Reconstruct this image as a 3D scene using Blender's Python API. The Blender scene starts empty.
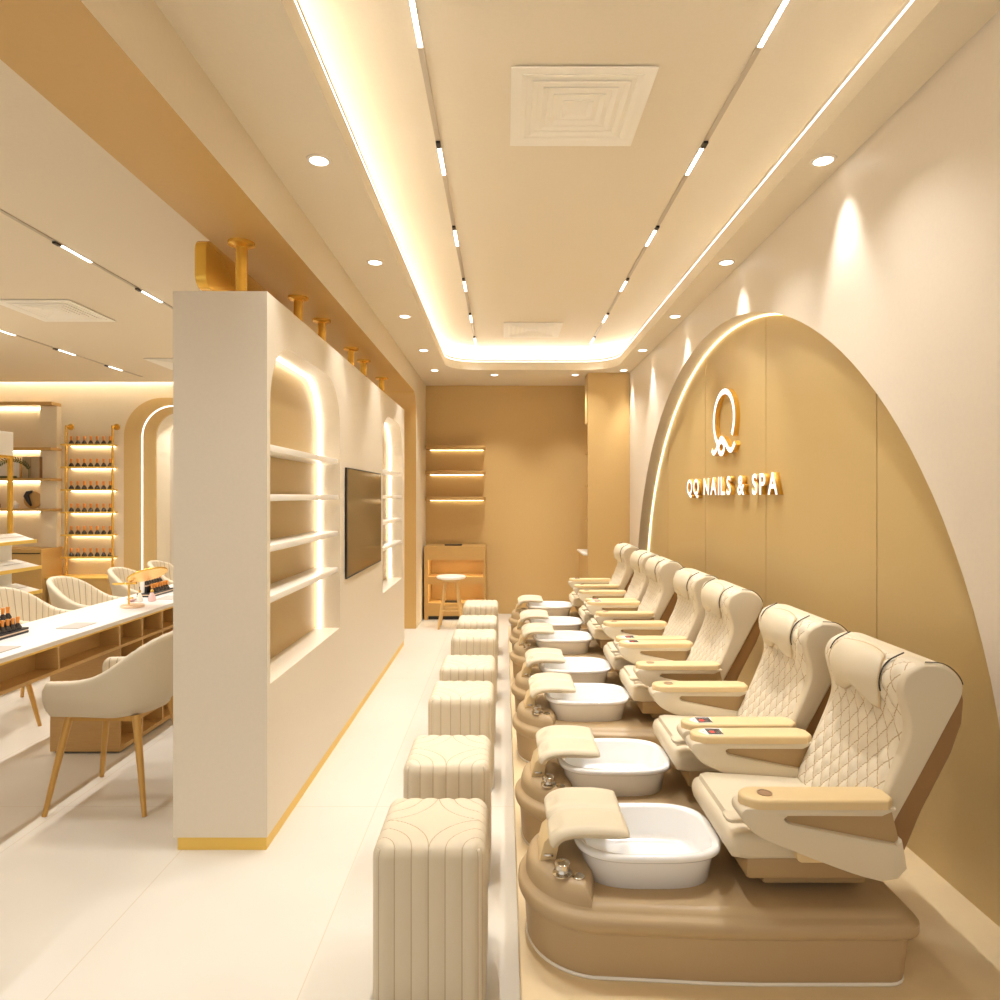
import bpy, bmesh, math, random
from mathutils import Vector, Matrix
random.seed(4)
S = bpy.context.scene
COL = S.collection
PI = math.pi

# ------------------------------------------------------------------ camera
cd = bpy.data.cameras.new('camera'); cam = bpy.data.objects.new('camera', cd); COL.objects.link(cam)
F = 660.0; H = 1.6
cam.location = (0, 0, H); cam.rotation_euler = (PI/2, 0, 0)
cd.sensor_width = 36; cd.lens = 36*F/1000
cd.shift_x = -0.004; cd.shift_y = -0.004
cd.clip_start = 0.05
S.camera = cam
# ------------------------------------------------------------------ world and exposure
w = bpy.data.worlds.new('world'); S.world = w; w.use_nodes = True
bg = w.node_tree.nodes['Background']
bg.inputs[0].default_value = (1.0, 0.95, 0.88, 1); bg.inputs[1].default_value = 0.8  # warm ambient fill, added as light from an unseen open front behind the camera
S.view_settings.view_transform = 'Standard'; S.view_settings.look = 'None'
S.view_settings.exposure = 0.12; S.view_settings.gamma = 1.0
S.view_settings.use_curve_mapping = False
WARM = (1.0, 0.99, 0.97)
E_SPOT = 38.0      # ceiling downlights
E_TRACK = 6.5      # each lit track segment
E_COVE = 27       # hidden cove strips
E_LEFT = 8.5       # left room track segments

# ------------------------------------------------------------------ materials
def lin(c):
    c /= 255.0
    return c/12.92 if c <= 0.04045 else ((c+0.055)/1.055)**2.4
def rgb(t): return (lin(t[0]), lin(t[1]), lin(t[2]), 1)
def mat(name, col, rough=0.6, metal=0.0, bump=0.0, bscale=200, var=0.0, vscale=3, spec=0.5, coat=0.0):
    m = bpy.data.materials.new(name); m.use_nodes = True
    nt = m.node_tree; b = nt.nodes['Principled BSDF']
    b.inputs['Base Color'].default_value = rgb(col); b.inputs['Roughness'].default_value = rough
    b.inputs['Metallic'].default_value = metal
    b.inputs['Specular IOR Level'].default_value = spec
    if coat:
        b.inputs['Coat Weight'].default_value = coat; b.inputs['Coat Roughness'].default_value = 0.08
    tc = nt.nodes.new('ShaderNodeTexCoord')
    if bump:
        n = nt.nodes.new('ShaderNodeTexNoise'); n.inputs['Scale'].default_value = bscale; n.inputs['Detail'].default_value = 2
        bp = nt.nodes.new('ShaderNodeBump'); bp.inputs['Strength'].default_value = bump; bp.inputs['Distance'].default_value = 0.002
        nt.links.new(tc.outputs['Object'], n.inputs['Vector']); nt.links.new(n.outputs['Fac'], bp.inputs['Height'])
        nt.links.new(bp.outputs['Normal'], b.inputs['Normal'])
    if var:
        n = nt.nodes.new('ShaderNodeTexNoise'); n.inputs['Scale'].default_value = vscale; n.inputs['Detail'].default_value = 4
        mx = nt.nodes.new('ShaderNodeMix'); mx.data_type = 'RGBA'
        mx.inputs['A'].default_value = rgb([c*(1-var) for c in col]); mx.inputs['B'].default_value = rgb([min(255, c*(1+var)) for c in col])
        nt.links.new(tc.outputs['Object'], n.inputs['Vector']); nt.links.new(n.outputs['Fac'], mx.inputs['Factor'])
        nt.links.new(mx.outputs['Result'], b.inputs['Base Color'])
    return m
def wood(name, c1, c2, rough=0.5, scale=(3, 3, 40)):
    m = mat(name, c1, rough); nt = m.node_tree; b = nt.nodes['Principled BSDF']
    tc = nt.nodes.new('ShaderNodeTexCoord'); mp = nt.nodes.new('ShaderNodeMapping'); mp.inputs['Scale'].default_value = scale
    n = nt.nodes.new('ShaderNodeTexNoise'); n.inputs['Scale'].default_value = 4; n.inputs['Detail'].default_value = 5
    mx = nt.nodes.new('ShaderNodeMix'); mx.data_type = 'RGBA'
    mx.inputs['A'].default_value = rgb(c1); mx.inputs['B'].default_value = rgb(c2)
    nt.links.new(tc.outputs['Object'], mp.inputs['Vector']); nt.links.new(mp.outputs['Vector'], n.inputs['Vector'])
    nt.links.new(n.outputs['Fac'], mx.inputs['Factor']); nt.links.new(mx.outputs['Result'], b.inputs['Base Color'])
    return m
def emit(name, col, strength):
    m = bpy.data.materials.new(name); m.use_nodes = True
    nt = m.node_tree; nt.nodes.clear()
    e = nt.nodes.new('ShaderNodeEmission'); e.inputs[0].default_value = (*col, 1); e.inputs[1].default_value = strength
    o = nt.nodes.new('ShaderNodeOutputMaterial'); nt.links.new(e.outputs[0], o.inputs[0])
    return m
def stitched(name, col, thread, width=0.045, rough=0.55, diamonds=False):
    """fabric whose seams (thread of its own colour) run where the first UV coordinate is whole"""
    m = mat(name, col, rough, bump=0.25, bscale=420); nt = m.node_tree; b = nt.nodes['Principled BSDF']
    uv = nt.nodes.new('ShaderNodeUVMap'); sp = nt.nodes.new('ShaderNodeSeparateXYZ'); nt.links.new(uv.outputs[0], sp.inputs[0])
    def line(sock):
        f = nt.nodes.new('ShaderNodeMath'); f.operation = 'PINGPONG'; f.inputs[1].default_value = 0.5
        nt.links.new(sock, f.inputs[0])
        c = nt.nodes.new('ShaderNodeMath'); c.operation = 'LESS_THAN'; c.inputs[1].default_value = width
        nt.links.new(f.outputs[0], c.inputs[0]); return c.outputs[0]
    fac = line(sp.outputs[0])
    if diamonds:
        l2 = line(sp.outputs[1]); mxx = nt.nodes.new('ShaderNodeMath'); mxx.operation = 'MAXIMUM'
        nt.links.new(fac, mxx.inputs[0]); nt.links.new(l2, mxx.inputs[1]); fac = mxx.outputs[0]
    mx = nt.nodes.new('ShaderNodeMix'); mx.data_type = 'RGBA'
    mx.inputs['A'].default_value = rgb(col); mx.inputs['B'].default_value = rgb(thread)
    nt.links.new(fac, mx.inputs['Factor']); nt.links.new(mx.outputs['Result'], b.inputs['Base Color'])
    return m
M = {}
M['wall'] = mat('cream wallcovering', (229, 218, 202), 0.42, bump=0.12, bscale=260, var=0.012, vscale=60)
M['ceil'] = mat('beige ceiling paint', (234, 221, 196), 0.6, bump=0.08, bscale=260, var=0.012, vscale=60)
M['wall_l'] = mat('beige plaster', (231, 216, 189), 0.6, bump=0.1, bscale=260, var=0.012, vscale=60)
M['brown'] = mat('tan panel', (212, 178, 118), 0.5, bump=0.1, bscale=260, var=0.02, vscale=60)
M['beam'] = mat('tan portal lining', (206, 166, 100), 0.38, bump=0.05, bscale=260, var=0.015, vscale=60)
M['panel'] = mat('arch panel tan', (204, 178, 124), 0.35, bump=0.06, bscale=260, var=0.012, vscale=60)
M['part'] = mat('partition paint', (226, 214, 194), 0.5, bump=0.08, bscale=260, var=0.012, vscale=60)
M['nicheback'] = mat('niche back', (200, 172, 122), 0.55, bump=0.08, bscale=260, var=0.015, vscale=60)
M['white'] = mat('white lacquer', (244, 238, 226), 0.3)
M['desktop'] = mat('white desktop', (236, 230, 223), 0.35)
M['tub'] = mat('white acrylic', (246, 244, 241), 0.22, coat=0.3)
M['gold'] = mat('brushed gold', (238, 188, 80), 0.25, metal=0.7)
M['goldflat'] = mat('gold paint', (238, 198, 96), 0.4, metal=0.2)
M['goldleg'] = mat('bronze leg', (206, 160, 86), 0.35, metal=0.35)
M['led'] = emit('led strip', (1.0, 0.95, 0.86), 7.0)
M['ledw'] = emit('warm led strip', (1.0, 0.84, 0.55), 16.0)
M['ledshelf'] = emit('shelf led', (1.0, 0.86, 0.6), 7.0)
M['leddim'] = emit('dim led line', (1.0, 0.93, 0.88), 2.6)
M['covel'] = emit('left cove led', WARM, 48.0)
M['ledarch'] = emit('arch led strip', (1.0, 0.78, 0.42), 5.0)
M['cove'] = emit('cove led', WARM, E_COVE)
M['lampface'] = emit('lamp face', (1.0, 0.97, 0.9), 6.0)
M['ring'] = mat('lamp ring', (236, 224, 204), 0.4)
M['metal'] = mat('track metal', (196, 184, 164), 0.4, metal=0.4)
M['black'] = mat('black plastic', (24, 22, 22), 0.35)
M['screen'] = mat('tv screen', (92, 76, 52), 0.12, spec=0.8)
M['vent'] = mat('vent cream', (250, 244, 230), 0.5)
M['wood'] = wood('oak veneer', (206, 166, 104), (190, 148, 88), 0.5)
M['woodl'] = wood('light oak', (222, 184, 122), (208, 168, 104), 0.5)
M['cab'] = wood('tan cabinet', (200, 160, 96), (190, 150, 86), 0.5)
M['ottoman'] = stitched('ottoman leather', (220, 206, 180), (186, 162, 124), 0.03)
M['fabric'] = mat('cream leather', (218, 204, 177), 0.5, bump=0.3, bscale=420)
M['quilt'] = stitched('quilted leather', (226, 214, 191), (186, 160, 120), 0.035, diamonds=True)
M['chairf'] = stitched('channelled fabric', (216, 201, 174), (172, 152, 120), 0.06)
M['chairp'] = mat('plain chair fabric', (216, 201, 174), 0.6, bump=0.3, bscale=420)
M['armcream'] = mat('armrest shell', (220, 206, 180), 0.45, bump=0.25, bscale=420)
M['pad'] = mat('armrest tan pad', (226, 199, 150), 0.42, bump=0.2, bscale=420)
M['taupe'] = mat('taupe body', (184, 158, 120), 0.42, bump=0.15, bscale=300)
M['taupe2'] = mat('taupe panel', (176, 146, 102), 0.5, bump=0.15, bscale=300)
M['shell'] = mat('back shell', (150, 112, 68), 0.45)
M['chrome'] = mat('chrome', (220, 214, 204), 0.12, metal=1.0)
M['thread'] = mat('dark piping', (52, 44, 36), 0.6)
M['pipe'] = mat('tan piping', (202, 178, 140), 0.5)
M['cupm'] = mat('bronze cup ring', (176, 146, 116), 0.3, metal=0.4)
M['red'] = mat('red print', (226, 50, 36), 0.5)
M['paper'] = mat('white card', (238, 232, 224), 0.6)
M['paperg'] = mat('grey card', (196, 184, 172), 0.6)
M['orange'] = mat('copper cap', (232, 152, 66), 0.35, metal=0.2)
M['polish'] = mat('dark polish', (52, 46, 42), 0.2, coat=0.5)
M['pink'] = mat('pink glass', (240, 200, 196), 0.15, coat=0.5)
M['rose'] = mat('rose gold', (238, 208, 176), 0.28, metal=0.4)
M['green'] = mat('dark leaf', (86, 92, 52), 0.6)
M['greyw'] = wood('grey wood', (188, 168, 136), (168, 148, 118), 0.6, (40, 3, 3))
M['darkred'] = mat('dark red glass', (110, 34, 24), 0.2)
M['hair'] = mat('black hair', (30, 28, 28), 0.45)
M['signw'] = emit('sign face', (1.0, 0.97, 0.92), 1.6)
M['signg'] = mat('sign gold side', (232, 176, 66), 0.4, metal=0.15)
M['platform'] = mat('platform tile', (226, 202, 160), 0.35, var=0.015, vscale=40)
def floor_mat():
    m = mat('cream floor tile', (236, 224, 204), 0.26); nt = m.node_tree; b = nt.nodes['Principled BSDF']
    tc = nt.nodes.new('ShaderNodeTexCoord'); sp = nt.nodes.new('ShaderNodeSeparateXYZ'); nt.links.new(tc.outputs['Object'], sp.inputs[0])
    def line(sock, off, per):
        a = nt.nodes.new('ShaderNodeMath'); a.operation = 'ADD'; a.inputs[1].default_value = off; nt.links.new(sock, a.inputs[0])
        d = nt.nodes.new('ShaderNodeMath'); d.operation = 'PINGPONG'; d.inputs[1].default_value = per/2; nt.links.new(a.outputs[0], d.inputs[0])
        c = nt.nodes.new('ShaderNodeMath'); c.operation = 'LESS_THAN'; c.inputs[1].default_value = 0.0018; nt.links.new(d.outputs[0], c.inputs[0]); return c.outputs[0]
    l1 = line(sp.outputs[0], 0.657, 0.8); l2 = line(sp.outputs[1], -3.4, 2.4)
    mm = nt.nodes.new('ShaderNodeMath'); mm.operation = 'MAXIMUM'; nt.links.new(l1, mm.inputs[0]); nt.links.new(l2, mm.inputs[1])
    n = nt.nodes.new('ShaderNodeTexNoise'); n.inputs['Scale'].default_value = 1.6; n.inputs['Detail'].default_value = 6
    nt.links.new(tc.outputs['Object'], n.inputs['Vector'])
    m1 = nt.nodes.new('ShaderNodeMix'); m1.data_type = 'RGBA'; m1.inputs['A'].default_value = rgb((216, 208, 194)); m1.inputs['B'].default_value = rgb((224, 217, 205))
    nt.links.new(n.outputs['Fac'], m1.inputs['Factor'])
    m2 = nt.nodes.new('ShaderNodeMix'); m2.data_type = 'RGBA'; m2.inputs['B'].default_value = rgb((208, 194, 170))
    nt.links.new(m1.outputs['Result'], m2.inputs['A']); nt.links.new(mm.outputs[0], m2.inputs['Factor'])
    nt.links.new(m2.outputs['Result'], b.inputs['Base Color'])
    return m
M['floor'] = floor_mat()

# ------------------------------------------------------------------ helpers
def link(name, me, m, parent=None, smooth=False, loc=None):
    o = bpy.data.objects.new(name, me); COL.objects.link(o)
    if m is not None:
        for k in (m if isinstance(m, (list, tuple)) else [m]): me.materials.append(M[k])
    if smooth:
        me.shade_auto_smooth(angle=math.radians(35)) if hasattr(me, 'shade_auto_smooth') else None
        for p in me.polygons: p.use_smooth = True
    if parent is not None: o.parent = parent
    if loc is not None: o.location = loc
    return o
def finish(name, bm, m, parent=None, smooth=False, loc=None, off=(0, 0, 0), sharp=True):
    if off != (0, 0, 0): bmesh.ops.translate(bm, verts=bm.verts, vec=Vector(off))
    bmesh.ops.recalc_face_normals(bm, faces=bm.faces)
    if smooth and sharp:
        for e in bm.edges:
            if len(e.link_faces) == 2 and e.calc_face_angle(0) > math.radians(40): e.smooth = False
    me = bpy.data.meshes.new(name); bm.to_mesh(me); bm.free()
    return link(name, me, m, parent, smooth, loc)
def add_box(bm, x0, x1, y0, y1, z0, z1, bev=0, seg=2):
    r = bmesh.ops.create_cube(bm, size=1)
    vs = r['verts']
    for v in vs: v.co = Vector(((x0+x1)/2+v.co.x*(x1-x0), (y0+y1)/2+v.co.y*(y1-y0), (z0+z1)/2+v.co.z*(z1-z0)))
    if bev:
        es = list({e for v in vs for e in v.link_edges})
        bmesh.ops.bevel(bm, geom=es, offset=bev, segments=seg, profile=0.5, affect='EDGES')
def box(name, x0, x1, y0, y1, z0, z1, m, parent=None, bev=0, seg=2, off=(0, 0, 0), loc=None):
    bm = bmesh.new(); add_box(bm, x0, x1, y0, y1, z0, z1, bev, seg)
    return finish(name, bm, m, parent, bev > 0, loc, off)
AX = {'x': lambda a, b, h: (h, a, b), 'y': lambda a, b, h: (a, h, b), 'z': lambda a, b, h: (a, b, h)}
def add_prism(bm, pts, axis, h0, h1, bev=0, seg=2, bev_end=None):
    f = AX[axis]
    lo = [bm.verts.new(f(a, b, h0)) for a, b in pts]; hi = [bm.verts.new(f(a, b, h1)) for a, b in pts]
    n = len(pts)
    c0 = bm.faces.new(lo); c1 = bm.faces.new(hi[::-1])
    for i in range(n): bm.faces.new((lo[i], hi[i], hi[(i+1) % n], lo[(i+1) % n]))
    if bev:
        es = []
        if bev_end in (None, 0): es += list(c0.edges)
        if bev_end in (None, 1): es += list(c1.edges)
        bmesh.ops.recalc_face_normals(bm, faces=bm.faces)
        bmesh.ops.bevel(bm, geom=list(set(es)), offset=bev, segments=seg, profile=0.5, affect='EDGES')
def prism(name, pts, axis, h0, h1, m, parent=None, bev=0, seg=2, off=(0, 0, 0), bev_end=None, smooth=True, loc=None):
    bm = bmesh.new(); add_prism(bm, pts, axis, h0, h1, bev, seg, bev_end)
    return finish(name, bm, m, parent, smooth, loc, off)
def add_lathe(bm, prof, c=(0, 0, 0), n=24, axis='z'):
    rings = []
    for r, h in prof:
        if r < 1e-6: rings.append([bm.verts.new(Vector(c)+Vector(AX[axis](0, 0, h)))]); continue
        rings.append([bm.verts.new(Vector(c)+Vector(AX[axis](r*math.cos(2*PI*k/n), r*math.sin(2*PI*k/n), h))) for k in range(n)])
    for a, b in zip(rings, rings[1:]):
        for k in range(n):
            q = [a[k % len(a)], a[(k+1) % len(a)], b[(k+1) % len(b)], b[k % len(b)]]
            u = []
            for v in q:
                if v not in u: u.append(v)
            if len(u) >= 3: bm.faces.new(u)
    for r in (rings[0], rings[-1]):
        if len(r) > 1: bm.faces.new(r)
def lathe(name, prof, m, parent=None, c=(0, 0, 0), n=24, axis='z', off=(0, 0, 0), loc=None):
    bm = bmesh.new(); add_lathe(bm, prof, c, n, axis); return finish(name, bm, m, parent, True, loc, off)
def add_tube(bm, pts, r, n=8, closed=False):
    pts = [Vector(p) for p in pts]; rings = []
    rad = r if isinstance(r, (list, tuple)) else [r]*len(pts)
    N = len(pts); up = None
    for i, p in enumerate(pts):
        if closed: t = pts[(i+1) % N]-pts[i-1]
        else: t = pts[min(i+1, N-1)]-pts[max(i-1, 0)]
        t.normalize()
        if up is None: up = Vector((0, 0, 1)) if abs(t.z) < 0.9 else Vector((1, 0, 0))
        a = t.cross(up); a.normalize(); b = a.cross(t); b.normalize(); up = b
        rings.append([bm.verts.new(p+rad[i]*(math.cos(2*PI*k/n)*a+math.sin(2*PI*k/n)*b)) for k in range(n)])
    for i in range(N if closed else N-1):
        A, B = rings[i], rings[(i+1) % N]
        for k in range(n): bm.faces.new((A[k], A[(k+1) % n], B[(k+1) % n], B[k]))
    if not closed: bm.faces.new(rings[0]); bm.faces.new(rings[-1])
def tube(name, pts, r, m, parent=None, n=8, closed=False, off=(0, 0, 0), loc=None):
    bm = bmesh.new(); add_tube(bm, pts, r, n, closed); return finish(name, bm, m, parent, True, loc, off)
def loft(bm, loops, cap0=True, cap1=True):
    rs = [[bm.verts.new(p) for p in l] for l in loops]; n = len(rs[0])
    for a, b in zip(rs, rs[1:]):
        for k in range(n): bm.faces.new((a[k], a[(k+1) % n], b[(k+1) % n], b[k]))
    if cap0: bm.faces.new(rs[0])
    if cap1: bm.faces.new(rs[-1][::-1])
def crom(pts, n, closed=False):
    P = [Vector(p) for p in pts]; out = []; N = len(P)
    for i in range(N if closed else N-1):
        if closed: a, b, c, d = P[i-1], P[i], P[(i+1) % N], P[(i+2) % N]
        else: a, b, c, d = P[max(i-1, 0)], P[i], P[i+1], P[min(i+2, N-1)]
        for k in range(n):
            t = k/n
            out.append(0.5*((2*b)+(c-a)*t+(2*a-5*b+4*c-d)*t*t+(3*b-a-3*c+d)*t**3))
    if not closed: out.append(P[-1])
    return out
def rrect(x0, x1, y0, y1, r, n=8):
    o = []
    for cx, cy, a in ((x1-r, y1-r, 0), (x0+r, y1-r, 90), (x0+r, y0+r, 180), (x1-r, y0+r, 270)):
        for k in range(n+1):
            t = math.radians(a+90*k/n); o.append((cx+r*math.cos(t), cy+r*math.sin(t)))
    return o
def superell(cx, cy, a, b, e, n=48):
    o = []
    for k in range(n):
        t = 2*PI*k/n; c, s = math.cos(t), math.sin(t)
        o.append((cx+a*math.copysign(abs(c)**(2/e), c), cy+b*math.copysign(abs(s)**(2/e), s)))
    return o
def tag(o, label=None, cat=None, group=None, kind=None):
    if label: o['label'] = label
    if cat: o['category'] = cat
    if group: o['group'] = group
    if kind: o['kind'] = kind
    return o
def thing(name, label, cat, loc=(0, 0, 0), rz=0, group=None):
    o = bpy.data.objects.new(name, None); COL.objects.link(o); o.empty_display_size = 0.1
    o.location = loc; o.rotation_euler = (0, 0, rz)
    return tag(o, label, cat, group)
def struct(o, label=None):
    o['kind'] = 'structure'
    if label: o['label'] = label
    return o
def copy_tree(o, parent=None):
    c = o.copy(); COL.objects.link(c)
    if parent is not None: c.parent = parent
    for ch in list(o.children): copy_tree(ch, c)
    return c
def lamp(name, kind, loc, energy, parent=None, rot=(0, 0, 0), color=WARM, size=None, size_y=None, spot=None, blend=0.5, radius=0.03):
    l = bpy.data.lights.new(name, kind); l.energy = energy; l.color = color
    if kind == 'AREA':
        l.shape = 'RECTANGLE'; l.spread = math.radians(spot or 85); l.size = size; l.size_y = size_y or size
    if kind == 'SPOT':
        l.spot_size = math.radians(spot); l.spot_blend = blend; l.shadow_soft_size = radius
    if kind == 'POINT': l.shadow_soft_size = radius
    o = bpy.data.objects.new(name, l); COL.objects.link(o); o.location = loc; o.rotation_euler = rot
    if parent is not None: o.parent = parent
    return o
ORD = ['first', 'second', 'third', 'fourth', 'fifth', 'sixth', 'seventh', 'eighth', 'ninth']

# ================================================================== STRUCTURE
ZC = 3.10; ZU = 3.38; XW = 1.53; XL = -1.06; XB = -1.43; YB = 8.97; YBL = 8.90; ZP = 0.16
struct(box('floor', -7.6, 1.9, -1.0, 10.2, -0.1, 0.0, 'floor'))
# raised platform under the pedicure chairs
struct(box('floor_platform', 0.05, 1.72, 0.6, 7.3, 0.0, ZP, 'platform', bev=0.004), 'raised beige tiled platform under the row of pedicure chairs')
# right wall with the arch-shaped recess
EY, EZ, EA, EBv = 4.80, 0.40, 2.82, 2.415
def arch(n=72):
    return [(EY+EA*math.cos(PI*k/n), EZ+EBv*math.sin(PI*k/n)) for k in range(n+1)]
def wall_with_hole():
    bm = bmesh.new(); A = arch(); n = len(A)
    y1, y0, zt = 9.1, -1.0, 3.5
    top = []
    # strip above the arch: fan each arch point up to the wall top
    vs = [bm.verts.new((XW, a, b)) for a, b in A]; us = [bm.verts.new((XW, a, zt)) for a, b in A]
    for i in range(n-1): bm.faces.new((vs[i], vs[i+1], us[i+1], us[i]))
    for (i, ye) in ((0, y1), (n-1, y0)):
        b0 = bm.verts.new((XW, A[i][0], 0)); c0 = bm.verts.new((XW, ye, 0)); c1 = bm.verts.new((XW, ye, zt)); c2 = bm.verts.new((XW, ye, A[i][1]))
        bm.faces.new((b0, vs[i], c2, c0)); bm.faces.new((vs[i], us[i], c1, c2))
        w0 = bm.verts.new((XW+0.14, A[i][0], 0)); w1 = bm.verts.new((XW+0.14, A[i][0], A[i][1]))
        bm.faces.new((b0, vs[i], w1, w0)).material_index = 1
    ws = [bm.verts.new((XW+0.14, a, b)) for a, b in A]
    for i in range(n-1): bm.faces.new((vs[i], ws[i], ws[i+1], vs[i+1])).material_index = 1
    bmesh.ops.remove_doubles(bm, verts=bm.verts, dist=1e-5)
    r = bmesh.ops.extrude_face_region(bm, geom=[f for f in bm.faces if f.material_index == 0])
    bmesh.ops.translate(bm, verts=[g for g in r['geom'] if isinstance(g, bmesh.types.BMVert)], vec=(0.3, 0, 0))
    return finish('wall_right', bm, ['wall', 'wall_l'], None, False)
struct(wall_with_hole())
# back wall of the pedicure aisle, left wall with the tan portal
struct(box('wall_back', XB, 1.9, YB, YB+0.15, 0, 3.5, 'brown'))
def portal():
    bm = bmesh.new(); r = 0.22; zs = 2.84; ye = 7.96
    c = [(ye-r+r*math.sin(t), zs-r+r*math.cos(t)) for t in [PI/2*k/10 for k in range(11)]]
    inner = [(-1.0, zs)]+c+[(ye, 0)]
    poly = inner+[(YB, 0), (YB, ZC), (-1.0, ZC)]
    lo = [bm.verts.new((XB, a, b)) for a, b in poly]; hi = [bm.verts.new((XL, a, b)) for a, b in poly]
    n = len(poly)
    bm.faces.new(lo); bm.faces.new(hi[::-1])
    for i in range(n):
        f = bm.faces.new((lo[i], hi[i], hi[(i+1) % n], lo[(i+1) % n]))
        if i < len(inner)-1: f.material_index = 1
    bm.normal_update(); bmesh.ops.triangulate(bm, faces=[f for f in bm.faces if len(f.verts) > 4])
    return finish('wall_left', bm, ['wall_l', 'beam'], None, False)
struct(portal())
# left room back wall with the rounded opening
AX0, AX1, AZT, AR = -4.68, -3.2, 2.73, 0.33
def left_back():
    bm = bmesh.new()
    c = [(AX0+AR-AR*math.cos(t), AZT-AR+AR*math.sin(t)) for t in [PI/2*k/10 for k in range(11)]]
    d = [(AX1-AR+AR*math.sin(t), AZT-AR+AR*math.cos(t)) for t in [PI/2*k/10 for k in range(11)]]
    poly = [(-7.6, 0), (AX0, 0)]+c+d+[(AX1, 0), (XB, 0), (XB, 3.5), (-7.6, 3.5)]
    add_prism(bm, poly, 'y', YBL, YBL+0.35)
    bm.normal_update(); bmesh.ops.triangulate(bm, faces=[f for f in bm.faces if len(f.verts) > 4])
    return finish('wall_back_left', bm, 'wall_l', None, False)
struct(left_back())
struct(box('wall_passage', -5.4, -2.4, 10.0, 10.1, 0, 3.5, 'wall'))
struct(box('ceiling_passage', -5.4, -2.4, 9.25, 10.0, ZC, ZC+0.1, 'wall_l'))
struct(box('wall_far_left', -7.7, -7.6, -1.0, 9.2, 0, 3.5, 'wall_l'))
# ceilings
CX0, CX1, CY0, CY1 = -0.675, 1.32, 0.5, 7.85
def main_ceiling():
    bm = bmesh.new()
    inn = rrect(CX0, CX1, CY0, CY1, 0.36, 10)
    out = [(XW+0.02, YB), (XL, YB), (XL, -1.0), (XW+0.02, -1.0)]
    a = [bm.verts.new((x, y, ZC)) for x, y in inn]; b = [bm.verts.new((x, y, ZC)) for x, y in out]
    es = [bm.edges.new((l[i], l[(i+1) % len(l)])) for l in (a, b) for i in range(len(l))]
    bmesh.ops.triangle_fill(bm, use_beauty=True, edges=es)
    r = bmesh.ops.extrude_face_region(bm, geom=list(bm.faces))
    bmesh.ops.translate(bm, verts=[g for g in r['geom'] if isinstance(g, bmesh.types.BMVert)], vec=(0, 0, 0.125))
    return finish('ceiling', bm, 'ceil', None, False)
CEIL = struct(main_ceiling())
struct(box('ceiling_coffer', XL-0.4, XW+0.3, -1.0, YB+0.1, ZU, ZU+0.1, 'ceil'))
CEILL = struct(box('ceiling_left', -7.6, XB, -1.0, 8.68, ZC, ZC+0.1, 'wall_l'))
struct(box('ceiling_cove', -7.6, XB, 8.3, 9.0, 3.45, 3.5, 'white'))
# visible thin led line along the top of the coffer lip, and the hidden cove strip above it
def ring_strip(name, inset, z0, z1, th, m, label, cat, rr=0.36):
    bm = bmesh.new()
    A = rrect(CX0-inset, CX1+inset, CY0-inset, CY1+inset, rr+inset, 10); B = rrect(CX0-inset+th, CX1+inset-th, CY0-inset+th, CY1+inset-th, rr+inset-th, 10)
    loops = [[Vector((x, y, z0)) for x, y in A], [Vector((x, y, z1)) for x, y in A], [Vector((x, y, z1)) for x, y in B], [Vector((x, y, z0)) for x, y in B]]
    loft(bm, loops+[loops[0]], False, False); bmesh.ops.remove_doubles(bm, verts=bm.verts, dist=1e-5)
    return tag(finish(name, bm, m, CEIL), label)
ring_strip('led_strip', 0.006, 3.194, 3.206, 0.0065, 'leddim', 'thin glowing LED line running round the edge of the coffered ceiling', 'LED strip')
ring_strip('cove_light', 0.24, 3.228, 3.238, 0.03, 'cove', 'hidden cove light washing the raised centre of the coffered ceiling', 'cove light')
ring_strip('cove_wall', 0.34, 3.226, 3.379, 0.02, 'ceil', '', '')
tag(box('cove_light', -7.5, XB-0.02, 8.60, 8.64, 3.205, 3.225, 'covel', CEILL), 'hidden cove light washing the top of the left room back wall')
box_c = None

# ================================================================== CEILING FITTINGS
def make_downlight():
    t = thing('downlight', '', 'ceiling light')
    lathe('rim', [(0.040, -0.004), (0.042, -0.007), (0.053, -0.006), (0.056, 0.0)], 'ring', t, n=32)
    lathe('lamp_lens', [(0.0, -0.0055), (0.040, -0.0055), (0.040, -0.001), (0, -0.001)], 'lampface', t, n=32)
    return t
DY = [2.946, 4.23, 5.50, 6.78, 7.86]
dl0 = None
spots = [(1.425, y, 'on the right ceiling border, %s from the camera' % ORD[i]) for i, y in enumerate(DY)] + \
        [(-0.826, y, 'on the left ceiling border, %s from the camera' % ORD[i]) for i, y in enumerate(DY)] + \
        [(-0.12, 8.16, 'above the tan back wall, left of two'), (0.88, 8.16, 'above the tan back wall, right of two'), (-4.2, 9.62, 'in the passage behind the tan archway, unseen, added to light its wall')]
for x, y, wh in spots:
    d = make_downlight() if dl0 is None else copy_tree(dl0)
    dl0 = dl0 or d
    d.location = (x, y, ZC); d['label'] = 'round white recessed downlight ' + wh; d['group'] = 'recessed downlights round the coffer'
for x, y, wh in spots[:-1]:
    if y > 8: lamp('downlight_beam', 'SPOT', (x, y, ZC-0.02), 60, None, rot=(math.radians(14), 0, 0), spot=75, blend=1.0, radius=0.03)
    else: lamp('downlight_beam', 'SPOT', (x, y, ZC-0.02), E_SPOT, None, rot=(0, math.radians(-5 if x > 0 else 7), 0), spot=58, blend=0.75, radius=0.06)
lamp('downlight_beam', 'AREA', (spots[-1][0], spots[-1][1], ZC-0.02), 22, None, size=0.08, spot=170)  # unseen passage lamp, added with its fixture to brighten the wall behind the archway
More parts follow.
